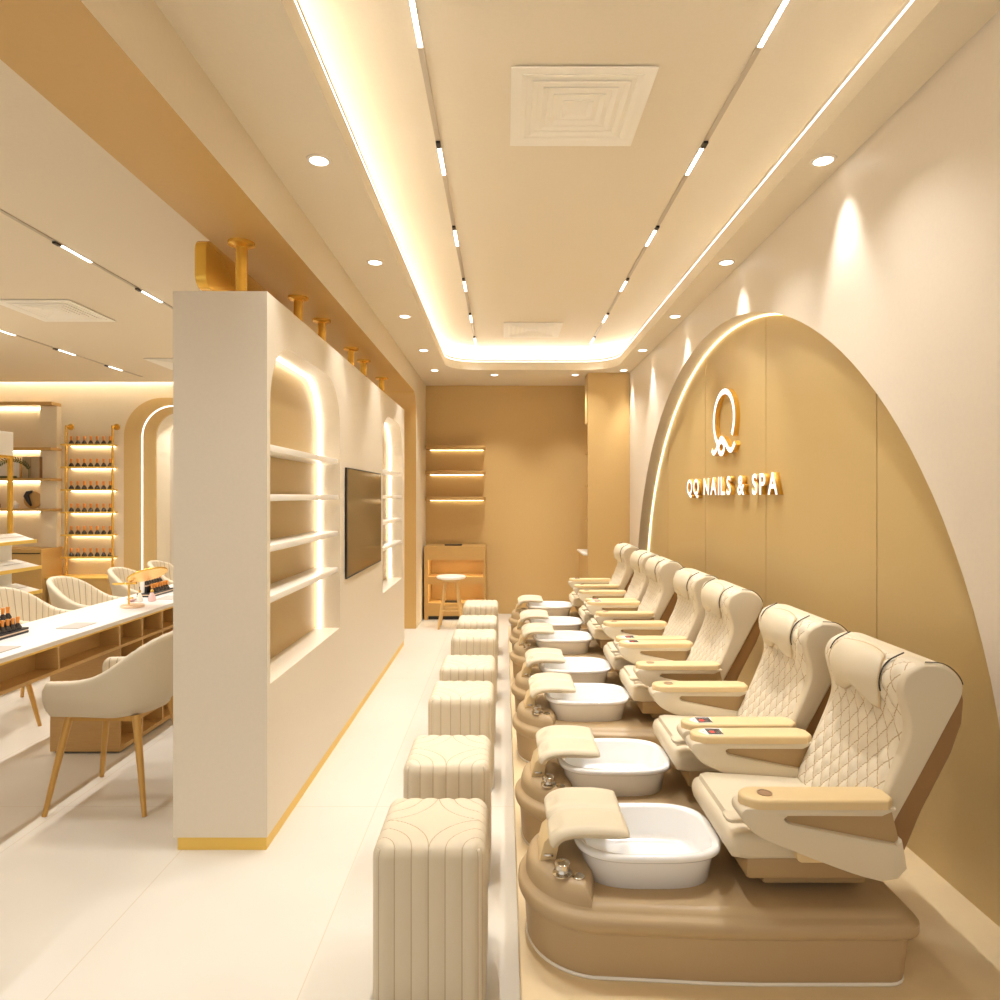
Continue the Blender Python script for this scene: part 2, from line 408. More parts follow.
def make_track(x, y0, y1, z, segs, label):
    t = thing('track_light', label, 'track light', (x, (y0+y1)/2, z))
    ym = (y0+y1)/2
    box('rail', -0.012, 0.012, y0-ym, y1-ym, -0.006, 0.002, 'metal', t)
    for a, b in segs:
        bm = bmesh.new(); n = 9
        for k in range(n):
            p = a+(b-a)*(k+0.5)/n; q = (b-a)/n*0.36
            add_box(bm, -0.009, 0.009, p-q-ym, p+q-ym, -0.010, -0.005)
        finish('linear_lamp', bm, 'lampface', t)
        box('spot_head', -0.011, 0.011, a-0.07-ym, a-0.02-ym, -0.018, -0.005, 'black', t)
    return t
ts = [(y, y+0.28) for y in (2.33, 3.366, 4.40, 5.44, 6.46, 7.40)]
make_track(-0.33, 0.8, 7.85, ZU, ts, 'slim black and white track light on the left of the coffer')
make_track(1.01, 0.8, 7.85, ZU, ts, 'slim black and white track light on the right of the coffer')
for x in (-0.33, 1.01):
    for a, b in ts:
        lamp('track_beam', 'AREA', (x, (a+b)/2, ZU-0.02), E_TRACK, size=0.03, size_y=0.28)
tl = [(y, y+0.28) for y in (2.2, 3.08, 3.94, 4.81, 5.68, 6.55, 7.4)]
make_track(-2.64, 1.2, 8.3, ZC, tl, 'slim track light over the manicure desk in the left room')
tl2 = [(y, y+0.26) for y in (3.3, 4.16, 5.02, 5.88, 6.74, 7.60)]
make_track(-4.55, 1.2, 8.3, ZC, tl2, 'slim track light on the far left ceiling near the display stand')
for x, T in ((-2.64, tl), (-4.55, tl2)):
    for a, b in T:
        lamp('track_beam', 'AREA', (x, (a+b)/2, ZC-0.02), E_LEFT, size=0.03, size_y=0.28, spot=130)
def make_vent(z, w=0.61):
    t = thing('air_vent', '', 'air vent'); h = w/2
    bm = bmesh.new()
    for k in range(6):
        a = h*(1-k*0.155); b = a-h*0.075 if k else h*0.80
        if k == 0: a, b = h, h*0.80
        zt = -0.012+k*0.0008
        A = [(-a, -a), (a, -a), (a, a), (-a, a)]; B = [(-b, -b), (b, -b), (b, b), (-b, b)]
        for i in range(4):
            j = (i+1) % 4
            p = [Vector((*A[i], zt)), Vector((*A[j], zt)), Vector((*B[j], zt+0.005)), Vector((*B[i], zt+0.005))]
            lo = [bm.verts.new(v) for v in p]; hi = [bm.verts.new(v+Vector((0, 0, 0.005))) for v in p]
            bm.faces.new(lo); bm.faces.new(hi[::-1])
            for q in range(4): bm.faces.new((lo[q], hi[q], hi[(q+1) % 4], lo[(q+1) % 4]))
    finish('grille', bm, 'vent', t)
    box('backing', -h*0.97, h*0.97, -h*0.97, h*0.97, -0.003, 0.0, 'vent', t)
    return t
v0 = make_vent(ZU); v0.location = (0.335, 3.03, ZU); v0['label'] = 'large square white ceiling vent in the coffer nearest the camera'
for loc, lb in (((0.30, 7.06, ZU), 'square white ceiling vent at the far end of the coffer'), ((-3.615, 5.33, ZC), 'square white vent in the left room ceiling, nearer of two'), ((-3.615, 7.48, ZC), 'square white vent in the left room ceiling, farther of two')):
    v = copy_tree(v0); v.location = loc; v['label'] = lb
v0['group'] = 'square ceiling vents'

# ================================================================== ARCH PANEL AND SIGN
ZPX = XW+0.125
def arch_panel():
    t = thing('trim_1', 'large tan arch shaped wall panel set in the right wall', 'wall panel', (ZPX, EY, 0)); struct(t)
    A = arch(96)
    def zat(y):
        d = (y-EY)/EA
        return EZ+EBv*math.sqrt(max(0, 1-d*d))
    cuts = [EY-EA+0.002, 2.65*1.02, 3.80, 4.93, 6.06, EY+EA-0.002]
    cuts = [EY-EA+0.002, 2.93, 4.17, 5.42, 6.66, EY+EA-0.002]
    bm = bmesh.new()
    for a, b in zip(cuts, cuts[1:]):
        a += 0.004; b -= 0.004
        ys = [a+(b-a)*k/24 for k in range(25)]
        add_prism(bm, [(a, 0.16), (b, 0.16)]+[(y, max(zat(y)-0.004, 0.2)) for y in reversed(ys)], 'x', ZPX, ZPX+0.03)
    bm.normal_update(); bmesh.ops.triangulate(bm, faces=[f for f in bm.faces if len(f.verts) > 4])
    finish('panel_boards', bm, 'panel', t, off=(-ZPX, -EY, 0))
    box('backing', ZPX+0.012, ZPX+0.04, EY-EA, EY+EA, 0.16, EZ+EBv, 'brown', t, off=(-ZPX, -EY, 0))
    n = 96; pts = []
    for k in range(0, 64):
        th = PI*k/n; pts.append((ZPX-0.008, EY+(EA-0.012)*math.cos(th), EZ+(EBv-0.012)*math.sin(th)))
    tube('led_strip', pts, 0.006, 'ledarch', t, 6, off=(-ZPX, -EY, 0))
    return t
arch_panel()
LF = ZPX-0.036      # front face of the letters
def wall_sign():
    t = thing('wall_sign', 'raised white and gold shop sign with oval emblem on the tan arch panel', 'sign', (ZPX, 4.6, 1.6))
    # letters
    txt = 'QQ NAILS & SPA'
    zb, zt = 1.612, 1.748; y0, y1 = LF*660/183.0, LF*660/273.5
    items = []; x = 0
    for ch in txt:
        if ch == ' ': x += 0.5; continue
        cu = bpy.data.curves.new('glyph', 'FONT'); cu.body = ch; cu.size = 1; cu.offset = 0.02; cu.resolution_u = 4
        ob = bpy.data.objects.new('glyph', cu); COL.objects.link(ob)
        dg = bpy.context.evaluated_depsgraph_get(); dg.update()
        me = bpy.data.meshes.new_from_object(ob.evaluated_get(dg))
        bpy.data.objects.remove(ob)
        xs = [v.co.x for v in me.vertices]; x0, x1 = min(xs), max(xs)
        items.append((me, x-x0, x1-x0)); x += (x1-x0)+0.19
    tot = x-0.19; hcap = 0.73
    for me, dx, wd in items:
        bm = bmesh.new(); bm.from_mesh(me); bpy.data.meshes.remove(me)
        bmesh.ops.remove_doubles(bm, verts=bm.verts, dist=1e-4)
        for v in bm.verts:
            X, Yv = v.co.x+dx, v.co.y
            v.co = Vector((LF, y0+(y1-y0)*X/tot, zb+(zt-zb)*Yv/hcap))
        front = list(bm.faces)
        r = bmesh.ops.extrude_face_region(bm, geom=front)
        nv = [g for g in r['geom'] if isinstance(g, bmesh.types.BMVert)]
        bmesh.ops.translate(bm, verts=nv, vec=(ZPX-LF, 0, 0))
        bmesh.ops.recalc_face_normals(bm, faces=bm.faces)
        for f in bm.faces: f.material_index = 0 if (abs(f.normal.x) > 0.9 and f.calc_center_median().x < LF+0.001) else 1
        o = finish('letter', bm, ['signw', 'signg'], t, off=(-ZPX, -4.6, -1.6))
    # emblem: open oval loop with a small ring and waves at its foot
    def ribbon(path, w, closed=False):
        P = [Vector(p) for p in path]; N = len(P); L = []; R = []
        for i, p in enumerate(P):
            t_ = (P[(i+1) % N]-P[i-1]) if closed else (P[min(i+1, N-1)]-P[max(i-1, 0)])
            t_.normalize(); nn = Vector((-t_.y, t_.x)); L.append(p+nn*w/2); R.append(p-nn*w/2)
        return L, R
    bm = bmesh.new()
    def addrib(path, w, closed=False):
        L, R = ribbon(path, w, closed); N = len(L)
        q = [[bm.verts.new((xx, p.x, p.y)) for p in S_] for xx in (LF, ZPX) for S_ in (L, R)]
        for i in range(N if closed else N-1):
            j = (i+1) % N
            f = bm.faces.new((q[0][i], q[0][j], q[1][j], q[1][i])); f.material_index = 0
            for a, b in ((q[2], q[0]), (q[1], q[3])):
                bm.faces.new((a[i], a[j], b[j], b[i])).material_index = 1
        if not closed:
            for i in (0, N-1): bm.faces.new((q[0][i], q[1][i], q[3][i], q[2][i])).material_index = 1
    cy, cz = 4.80, 2.165; ra, rb = 0.205, 0.205
    # path in (y, z); view-left is larger y
    loop = []
    for k in range(41):
        a = math.radians(-38+270*k/40)
        loop.append((cy-ra*math.cos(a), cz+rb*math.sin(a)))
    Q = lambda p: (4.87+(p[0]-4.80)*1.09, p[1]); loop = [Q(p) for p in loop]
    addrib(loop, 0.040)
    ringp = [(cy+0.045+0.058*math.cos(2*PI*k/20), 1.962+0.046*math.sin(2*PI*k/20)) for k in range(20)]
    addrib([Q(p) for p in ringp], 0.038, True)
    addrib([Q(v) for v in crom([(cy+0.25, 1.96), (cy+0.21, 1.93), (cy+0.155, 1.95), (cy+0.10, 2.0), (cy+0.045, 2.03), (cy-0.03, 1.995), (cy-0.10, 1.94), (cy-0.16, 1.93), (cy-0.22, 1.975)], 5)], 0.036)
    finish('emblem', bm, ['signw', 'signg'], t, off=(-ZPX, -4.6, -1.6))
wall_sign()

# ================================================================== PARTITION
PX0, PX1, PY0, PY1, PZ = -1.494, -1.07, 2.98, 7.09, 2.525
def partition():
    bm = bmesh.new()
    N1 = (3.02, 4.306); N2 = (5.82, 6.96); nz0, nz1, r, dep = 0.74, 2.335, 0.31, 0.16
    def hole(a, b):
        c = [(a, nz0), (b, nz0)]
        c += [(b-r+r*math.cos(t), nz1-r+r*math.sin(t)) for t in [PI/2*k/12 for k in range(13)]]
        c += [(a+r-r*math.sin(t), nz1-r+r*math.cos(t)) for t in [PI/2*k/12 for k in range(13)]]
        return c
    zb = 0.058
    out = [(PY0, zb), (PY1, zb), (PY1, PZ), (PY0, PZ)]
    loops = [out, hole(*N1), hole(*N2)]
    V = [[bm.verts.new((PX1, a, b)) for a, b in l] for l in loops]
    es = [bm.edges.new((l[i], l[(i+1) % len(l)])) for l in V for i in range(len(l))]
    bmesh.ops.triangle_fill(bm, use_beauty=True, edges=es)
    B = [bm.verts.new((PX0, a, b)) for a, b in out]
    for i in range(4): bm.faces.new((V[0][i], B[i], B[(i+1) % 4], V[0][(i+1) % 4]))
    bm.faces.new(B)
    for l in V[1:]:
        d = [bm.verts.new((PX1-dep, v.co.y, v.co.z)) for v in l]; n = len(l)
        for i in range(n): bm.faces.new((l[i], l[(i+1) % n], d[(i+1) % n], d[i]))
        bm.faces.new(d).material_index = 1
    o = finish('partition_wall', bm, ['part', 'nicheback'], None, False)
    t = thing('partition', 'freestanding cream partition with arched lit niches between the two rooms', 'partition', ((PX0+PX1)/2, (PY0+PY1)/2, 0))
    o.name = 'body'; o.parent = t; o.matrix_parent_inverse = Matrix.Translation(t.location).inverted()
    off = tuple(-v for v in t.location)
    box('gold_plinth', PX0+0.018, PX1-0.004, PY0+0.004, PY1-0.004, 0, 0.058, 'goldflat', t, off=off)
    for a, b in (N1, N2):
        h = hole(a, b)[1:-0 or None]
        cy_, cz_ = (a+b)/2, (nz0+nz1)/2
        pts = []
        for (y, z) in h[0:]:
            pts.append((PX1-dep+0.028, y+(0.008 if y < cy_ else -0.008), z-(0.008 if z > nz0+0.1 else 0)))
        pts.append((PX1-dep+0.028, a+0.008, nz0))
        tube('niche_led', pts, 0.009, 'led', t, 6, off=off)
        for z in (1.822, 1.592, 1.357, 1.122):
            box('shelf', PX1-dep+0.001, PX1-0.006, a+0.001, b-0.02, z-0.016, z+0.016, 'white', t, bev=0.003, off=off)
        for q in (a+(b-a)*0.5,):
            pass
    return t
partition()
def pole(y):
    t = thing('ceiling_pole', '', 'pole', (-1.285, y, PZ))
    lathe('tube', [(0.028, 0), (0.028, 2.84-PZ-0.02)], 'gold', t, n=24)
    lathe('flange', [(0.028, 2.84-PZ-0.026), (0.062, 2.84-PZ-0.014), (0.063, 2.84-PZ)], 'gold', t, n=32)
    return t
p0 = None
for i, y in enumerate((3.23, 4.12, 4.65, 5.54, 6.04, 6.92)):
    p = pole(y) if p0 is None else copy_tree(p0); p0 = p0 or p
    p.location.y = y; p['label'] = 'short gold pole between partition top and tan beam, %s from the camera' % ORD[i]; p['group'] = 'gold poles on the partition'
# television
def tv():
    t = thing('television', 'black flat screen television hung on the partition between the two niches', 'television', (PX1+0.003, 5.05, 1.417))
    box('housing', 0.0, 0.012, -0.62, 0.62, -0.375, 0.375, 'black', t, bev=0.002)
    box('screen', 0.0122, 0.0135, -0.61, 0.60, -0.362, 0.367, 'screen', t)
tv()
# hanging gold sign box
def gold_box():
    t = thing('hanging_sign_box', 'gold rounded box sign hanging beside the tan beam behind the partition', 'sign', (-1.555, 3.98, 2.925))
    pts = rrect(-0.6, 0.6, -0.25, 0.0, 0.06, 8)
    prism('case', pts, 'x', -0.03, 0.03, 'gold', t, bev=0.004)
    tube('wire', [(0.015, -0.5, -0.002), (0.015, -0.5, ZC-2.925)], 0.003, 'metal', t, 6)
    tube('wire', [(0.015, 0.5, -0.002), (0.015, 0.5, ZC-2.925)], 0.003, 'metal', t, 6)
gold_box()

# ================================================================== BACK OF THE AISLE
def tall_cabinet():
    t = thing('tall_cabinet', 'full height tan cabinet in the far right corner with open side shelves', 'cabinet', (1.27, 8.5, 0))
    off = (-1.27, -8.5, 0)
    X0, X1, Y0, Y1 = 1.02, XW-0.002, 8.03, YB-0.002
    bm = bmesh.new()
    add_box(bm, X0, X1, Y0, Y0+0.045, 0, ZC)
    add_box(bm, X0+0.26, X1, Y0+0.045, Y1, 0, ZC)
    add_box(bm, X0, X0+0.26, Y0+0.045, Y1, 0, 0.87)
    add_box(bm, X0, X0+0.26, Y0+0.045, Y0+0.28, 2.50, ZC)
    finish('body', bm, 'brown', t, off=off)
    for z in (2.13, 1.73, 1.30, ):
        box('shelf', X0+0.002, X0+0.26, Y0+0.045, Y0+0.28, z-0.012, z+0.012, 'woodl', t, off=off)
    box('ledge', X0-0.05, X0+0.26, Y0+0.047, Y0+0.75, 0.87, 0.895, 'white', t, bev=0.003, off=off)
tall_cabinet()
def low_cabinet():
    t = thing('open_cabinet', 'low tan open cabinet with two lit niches against the back wall', 'cabinet', (-0.65, 8.75, 0))
    off = (0.65, -8.75, 0)
    X0, X1, Y0, Y1 = -1.03, -0.24, 8.52, YB-0.002
    z = [0.0, 0.05, 0.245, 0.50, 0.56, 0.79, 0.95]
    bm = bmesh.new()
    add_box(bm, X0, X0+0.05, Y0, Y1, 0.0, 0.95); add_box(bm, X1-0.03, X1, Y0, Y1, 0.0, 0.95)
    add_box(bm, X0+0.05, X1-0.03, Y0, Y1, 0.05, 0.215); add_box(bm, X0+0.05, X1-0.03, Y0, Y1, 0.475, 0.555); add_box(bm, X0+0.05, X1-0.03, Y0, Y1, 0.79, 0.95)
    add_box(bm, X0+0.05, X1-0.03, Y1-0.05, Y1, 0.05, 0.95)
    for zz in (0.79, 0.475): add_box(bm, X0+0.05, X1-0.03, Y0, Y0+0.018, zz-0.016, zz)
    finish('carcass', bm, 'cab', t, off=off)
    box('plinth', X0+0.05, X1-0.03, Y0+0.04, Y0+0.06, 0, 0.05, 'black', t, off=off)
    for zz in (0.79, 0.475):
        box('led_strip', X0+0.06, X1-0.04, Y0+0.03, Y0+0.09, zz-0.008, zz-0.001, 'ledw', t, off=off)
    return t
low_cabinet()
for nm, x0, x1, y, z, lb in (('tray', -0.78, -0.55, 8.68, 0.951, 'dark flat tray on top of the low tan open cabinet'), ('tray', -0.78, -0.58, 8.62, 0.2155, 'dark flat tray in the lower niche of the tan open cabinet')):
    t = prism(nm, rrect(x0-(x0+x1)/2, x1-(x0+x1)/2, -0.06, 0.06, 0.03), 'z', 0, 0.016, 'black', None, bev=0.004, loc=((x0+x1)/2, y, z))
    tag(t, lb, 'tray')
def back_shelves():
    for i, z in enumerate((2.245, 1.91, 1.565)):
        t = thing('floating_shelf', 'tan floating shelf with under light on the back wall, %s' % ('topmost of three', 'middle of three', 'lowest of three')[i], 'shelf', (-0.65, YB, z), group='floating shelves above the open cabinet')
        d = 0.24
        pts = [(-0.39, -0.002), (-0.39, -d)]+[(0.40-0.12+0.12*math.sin(a), -d+0.10-0.10*math.cos(a)) for a in [PI/2*k/8 for k in range(9)]]+[(0.40, -0.002)]
        prism('board', pts, 'z', -0.022, 0.022, 'cab', t, bev=0.003)
        box('led_strip', -0.35, 0.37, -0.026, -0.012, -0.0275, -0.0225, 'ledshelf', t)
back_shelves()
def stool():
    t = thing('round_stool', 'light wood stool with round white top before the open cabinet', 'stool', (-0.645, 8.05, 0))
    lathe('seat', [(0, 0.595), (0.165, 0.595), (0.178, 0.605), (0.178, 0.62), (0.17, 0.628), (0, 0.628)], 'white', t, n=40)
    lathe('seat_rim', [(0.0, 0.56), (0.10, 0.56), (0.13, 0.594), (0, 0.594)], 'woodl', t, n=32)
    for k in range(4):
        a = PI/4+k*PI/2
        tube('leg', [(0.09*math.cos(a), 0.09*math.sin(a), 0.575), (0.20*math.cos(a), 0.20*math.sin(a), 0.0)], [0.02, 0.015], 'woodl', t, 10)
    def q(k, z):
        a = PI/4+k*PI/2; r = 0.09+0.11*(0.575-z)/0.575; return (r*math.cos(a), r*math.sin(a), z)
    for k in range(4):
        tube('stretcher', [q(k, 0.22), q(k+1, 0.22)], 0.010, 'woodl', t, 8)
stool()

# ================================================================== OTTOMANS
def ottoman_mesh():
    W, D, Hh, r = 0.358, 0.366, 0.50, 0.045
    n = 44; bm = bmesh.new(); uvl = bm.loops.layers.uv.new('UVMap'); dmap = {}
    hx, hy = W/2, D/2; step = 0.5/3.4
    def dfun(u, v, top):   # u,v in -1..1 scaled coordinates
        if top: d = math.hypot(1-abs(u), 1-abs(v))*0.5
        else: d = min(1-abs(u), 1.0)*0.5
        return d
    def place(x, y, z, top, u, v, nrm):
        c = Vector((max(-hx+r, min(hx-r, x)), max(-hy+r, min(hy-r, y)), max(0.008, min(Hh-r, z))))
        p = Vector((x, y, z)); e = p-c
        if e.length > 1e-9: p = c+e.normalized()*r if (abs(e.x) > 1e-6)+(abs(e.y) > 1e-6)+(abs(e.z) > 1e-6) > 1 else p
        d = dfun(u, v, top)
        k = d/step if d < 0.5 else 3.4+(d-0.5)/step
        ph = (k-0.4) if d < 0.5 else 3.0+min(0.5, (d-0.5)/step)
        puff = abs(math.sin(PI*min(max(ph, -0.4), 4.0)))**0.5
        if d > 0.5: puff = min(1, abs(math.sin(PI*min(0.5, (d-0.5)/step*1.2))))**0.5
        p = p+Vector(nrm)*0.0075*(puff-1)
        return p, ph
    def grid(fn, nu, nv):
        vs = [[None]*(nv+1) for _ in range(nu+1)]
        for i in range(nu+1):
            for j in range(nv+1):
                p, ph = fn(i/nu*2-1, j/nv); v = bm.verts.new(p); dmap[v] = ph; vs[i][j] = v
        for i in range(nu):
            for j in range(nv): bm.faces.new((vs[i][j], vs[i+1][j], vs[i+1][j+1], vs[i][j+1]))
    n2 = 64
    grid(lambda u, t: place(u*hx, (2*t-1)*hy, Hh, True, u, 2*t-1, (0, 0, 1)), n2, n2)
    for s in (-1, 1):
        grid(lambda u, t: place(u*hx, s*hy, t*Hh, False, u, 0, (0, s, 0)), n2, 26)
        grid(lambda u, t: place(s*hx, u*hy, t*Hh, False, u, 0, (s, 0, 0)), n2, 26)
    for f in bm.faces:
        for l in f.loops: l[uvl].uv = (dmap[l.vert], 0)
    bmesh.ops.remove_doubles(bm, verts=bm.verts, dist=0.0015)
    return bm
OY = [2.23+d for d in (0, 0.63, 1.515, 2.145, 3.03, 3.66, 4.545)]
def make_ottoman():
    t = thing('ottoman', '', 'ottoman')
    o = finish('cushion', ottoman_mesh(), 'ottoman', t, True, sharp=False); 
    for p in o.data.polygons: p.use_smooth = True
    o.location.z = 0.012
    box('foot_base', -0.15, 0.15, -0.155, 0.155, 0.0, 0.014, 'taupe2', t)
    return t
ot0 = None
near = ['nearest the camera', 'second from the camera', 'third from the camera', 'fourth from the camera', 'fifth from the camera', 'sixth from the camera', 'farthest from the camera']
for i, y in enumerate(OY):
    o = make_ottoman() if ot0 is None else copy_tree(ot0); ot0 = ot0 or o
    o.location = (-0.236, y, 0); o['label'] = 'cream tufted cube ottoman in the aisle row, ' + near[i]; o['group'] = 'cube ottomans in a row'

# ================================================================== PEDICURE CHAIRS
SX = 0.7
OFF = (-SX, 0, -ZP)
def hull_outline(inset):
    """bulb at the foot end, broad body under the chair"""
    c = []; R = 0.25-inset; cx = 0.305
    for k in range(25):
        a = math.radians(100+160*k/24); c.append((cx+R*math.cos(a), R*math.sin(a)))
    h = 0.275-inset
    c += [(0.62, -h*0.985), (0.75, -h)]+[(1.22-inset-0.06+0.06*math.sin(t), -h+0.06-0.06*math.cos(t)) for t in [PI/2*k/5 for k in range(6)]]
    c += [(1.22-inset-0.06+0.06*math.cos(t), h-0.06+0.06*math.sin(t)) for t in [PI/2*k/5 for k in range(6)]]+[(0.75, h), (0.62, h*0.985)]
    return c
FRONT = crom([(a+0.010*min(1, (b-0.5)/0.4), b-0.012*max(0, (b-0.5)/0.6)) for a, b in [(1.045, 0.54), (1.085, 0.63), (1.135, 0.75), (1.180, 0.87), (1.187, 0.93), (1.172, 0.99), (1.163, 1.04), (1.183, 1.088), (1.235, 1.117)]], 8)
BACK = crom([(a+0.010*min(1, (b-0.5)/0.4), b-0.012*max(0, (b-0.5)/0.6)) for a, b in [(1.235, 1.117), (1.30, 1.11), (1.345, 1.07), (1.352, 1.02), (1.305, 0.925), (1.235, 0.785), (1.15, 0.62), (1.11, 0.54)]], 6)[1:]
def make_station(odd):
    t = thing('pedicure_chair', '', 'pedicure chair')
    # body
    bm = bmesh.new()
    lv = [(0.16, 0.035), (0.172, 0.022), (0.30, 0.012), (0.315, -0.004), (0.325, -0.008), (0.348, -0.008), (0.358, 0.0), (0.361, 0.012), (0.368, 0.018), (0.378, 0.026), (0.382, 0.045)]
    loft(bm, [[Vector((x, y, z)) for x, y in hull_outline(i)] for z, i in lv])
    finish('base_body', bm, 'taupe', t, True, off=OFF)
    tube('base_trim', [(x, y, ZP+0.006) for x, y in hull_outline(0.024)], 0.006, 'white', t, 6, True, off=OFF)
    # raised console dome at the foot end
    bm = bmesh.new()
    def dome(ins):
        R = 0.228-ins; cx = 0.30; xe = 0.262-ins; a0 = math.acos(max(-1, min(1, (xe-cx)/R)))
        arc = [(cx+R*math.cos(a0+(2*PI-2*a0)*k/28), R*math.sin(a0+(2*PI-2*a0)*k/28)) for k in range(29)]
        ye = arc[0][1]
        back = [(xe+0.03*(1-(2*k/8-1)**2), -ye+2*ye*k/8) for k in range(1, 8)]
        return arc+back
    loft(bm, [[Vector((x, y, z)) for x, y in dome(i)] for z, i in ((0.355, 0), (0.398, 0.002), (0.418, 0.009), (0.430, 0.023), (0.435, 0.05))])
    con = finish('console', bm, 'taupe', t, True, off=OFF)
    # tub
    bm = bmesh.new(); cx = 0.462
    secs = [(0.192, 0.134, 0.374, 3.0), (0.201, 0.145, 0.381, 3.1), (0.214, 0.160, 0.466, 3.2), (0.217, 0.163, 0.480, 3.2), (0.231, 0.177, 0.478, 3.2), (0.236, 0.182, 0.484, 3.2), (0.236, 0.182, 0.494, 3.2),
            (0.230, 0.176, 0.501, 3.2), (0.218, 0.164, 0.500, 3.2), (0.209, 0.155, 0.490, 3.2), (0.200, 0.145, 0.41, 3.2), (0.184, 0.128, 0.392, 3.1), (0.15, 0.10, 0.388, 3.0)]
    loft(bm, [[Vector((x, y, z)) for x, y in superell(cx, 0, a, b, e, 64)] for a, b, z, e in secs])
    finish('foot_tub', bm, 'tub', t, True, off=OFF, sharp=False)
    # footrest : padded, curling down at its outer end
    bm = bmesh.new(); pc = crom([(0.152, 0.514), (0.162, 0.531), (0.186, 0.546), (0.228, 0.554), (0.30, 0.554), (0.388, 0.548)], 5)
    ny = 26; top = []; bot = []
    uvw = 0.155
    for i, p in enumerate(pc):
        tt = (pc[min(i+1, len(pc)-1)]-pc[max(i-1, 0)]).normalized(); nn = Vector((-tt.y, tt.x))
        e = min(i, len(pc)-1-i)/4.0; ed = 1-max(0, 1-e)**2*0.45
        rt = []; rb = []
        for j in range(ny+1):
            y = -uvw+2*uvw*j/ny; a = abs(y)
            th = 0.017*ed*(math.sqrt(max(0, 1-max(0, (a-(uvw-0.016))/0.016)**2))*0.9+0.1)
            g = 1-0.85*math.exp(-(y/0.010)**2)
            dent = 0.007*math.exp(-((i-7)/3.0)**4)*(1 if 0.045 < a < 0.11 else 0)
            q = p+nn*(th*g-dent); q2 = p-nn*th
            rt.append(bm.verts.new((q.x, y, q.y))); rb.append(bm.verts.new((q2.x, y, q2.y)))
        top.append(rt); bot.append(rb)
    L = len(pc)
    for i in range(L-1):
        for j in range(ny):
            bm.faces.new((top[i][j], top[i+1][j], top[i+1][j+1], top[i][j+1])); bm.faces.new((bot[i][j], bot[i][j+1], bot[i+1][j+1], bot[i+1][j]))
        for j in (0, ny): bm.faces.new((top[i][j], bot[i][j], bot[i+1][j], top[i+1][j]))
    for i in (0, L-1):
        for j in range(ny): bm.faces.new((top[i][j], top[i][j+1], bot[i][j+1], bot[i][j]))
    fr = finish('footrest', bm, 'fabric', t, True, off=OFF, sharp=False)
    bpts = [(0.112, 0.428), (0.165, 0.428), (0.180, 0.495), (0.215, 0.538), (0.20, 0.540), (0.166, 0.526), (0.128, 0.49)]
    prism('bracket', bpts, 'y', -0.075, 0.055, 'pad', fr, bev=0.004, off=OFF)
    box('bracket_pin', 0.128, 0.158, -0.084, -0.075, 0.446, 0.456, 'chrome', fr, bev=0.003, off=OFF)
    # chrome controls on the console
    lathe('mixer_knob', [(0.030, 0), (0.031, 0.004), (0.018, 0.007), (0.015, 0.015), (0.024, 0.020), (0.024, 0.034), (0.020, 0.037), (0, 0.037)], 'chrome', con, c=(0.180, -0.150, 0.4325), off=OFF)
    lathe('drain_cap', [(0.019, 0), (0.019, 0.004), (0.013, 0.007), (0, 0.0075)], 'chrome', con, c=(0.228, -0.165, 0.431), off=OFF)
    # chair pedestal, seat box, cushion
    box('pedestal', 0.80, 1.12, -0.15, 0.15, 0.40, 0.44, 'taupe2', t, bev=0.01, off=OFF)
    box('seat_box', 0.735, 1.13, -0.192, 0.192, 0.438, 0.508, 'taupe2', t, bev=0.012, off=OFF)
    sp = [(0.688, 0.512), (0.682, 0.545), (0.694, 0.574), (0.730, 0.584), (1.14, 0.560), (1.14, 0.508), (0.73, 0.505)]
    sp = [tuple(v) for v in crom(sp[:4], 4)]+sp[4:]
    st = prism('seat', sp, 'y', -0.212, 0.226, 'fabric', t, bev=0.020, seg=4, off=OFF)
    sp2 = [(0.704, 0.578), (0.709, 0.595), (0.735, 0.601), (1.10, 0.578), (1.10, 0.56), (0.73, 0.572)]
    prism('seat_pad', sp2, 'y', -0.130, 0.205, 'fabric', st, bev=0.008, seg=3, off=OFF)
    tg = prism('side_tab', rrect(0.668, 0.77, -0.222, -0.155, 0.022), 'z', 0.622, 0.634, 'fabric', st, bev=0.004, off=OFF)
    # backrest
    bm = bmesh.new(); P = FRONT+BACK; n = len(P); HW, r = 0.238, 0.022
    nr = []
    for i in range(n):
        tt = P[(i+1) % n]-P[i-1]; tt.normalize(); nr.append(Vector((tt.y, -tt.x)))
    cen = sum(P, Vector((0, 0)))/n
    if sum(P[i].x*P[(i+1) % n].y-P[(i+1) % n].x*P[i].y for i in range(n)) > 0: nr = [-v for v in nr]
    loops = []
    ys = [-1+0.0, -0.985, -0.94, -0.86, -0.78, 0, 0.78, 0.86, 0.94, 0.985, 1.0]
    for k in range(-6, 7):
        pass
    seq = []
    for k in range(7): a = PI/2*k/6; seq.append((-HW+r*(1-math.sin(a)), r*(1-math.cos(a)))) if False else None
    prof = [(HW-r+r*math.sin(a), r*(1-math.cos(a))) for a in [PI/2*k/6 for k in range(7)]]
    seq = [(-y, d) for y, d in reversed(prof)]+[(0, 0)]+prof
    for y, d in seq:
        loops.append([Vector(((P[i]+nr[i]*d*0.62).x, y, (P[i]+nr[i]*d*0.62).y)) for i in range(n)])
    loft(bm, loops)
    bm.normal_update(); bmesh.ops.triangulate(bm, faces=[f for f in bm.faces if len(f.verts) > 4])
    bk = finish('backrest', bm, 'fabric', t, True, off=OFF, sharp=False)
    # diamond quilted face
    L = len(FRONT); dist = [0]
    for i in range(1, L): dist.append(dist[-1]+(FRONT[i]-FRONT[i-1]).length)
    tot = dist[-1]
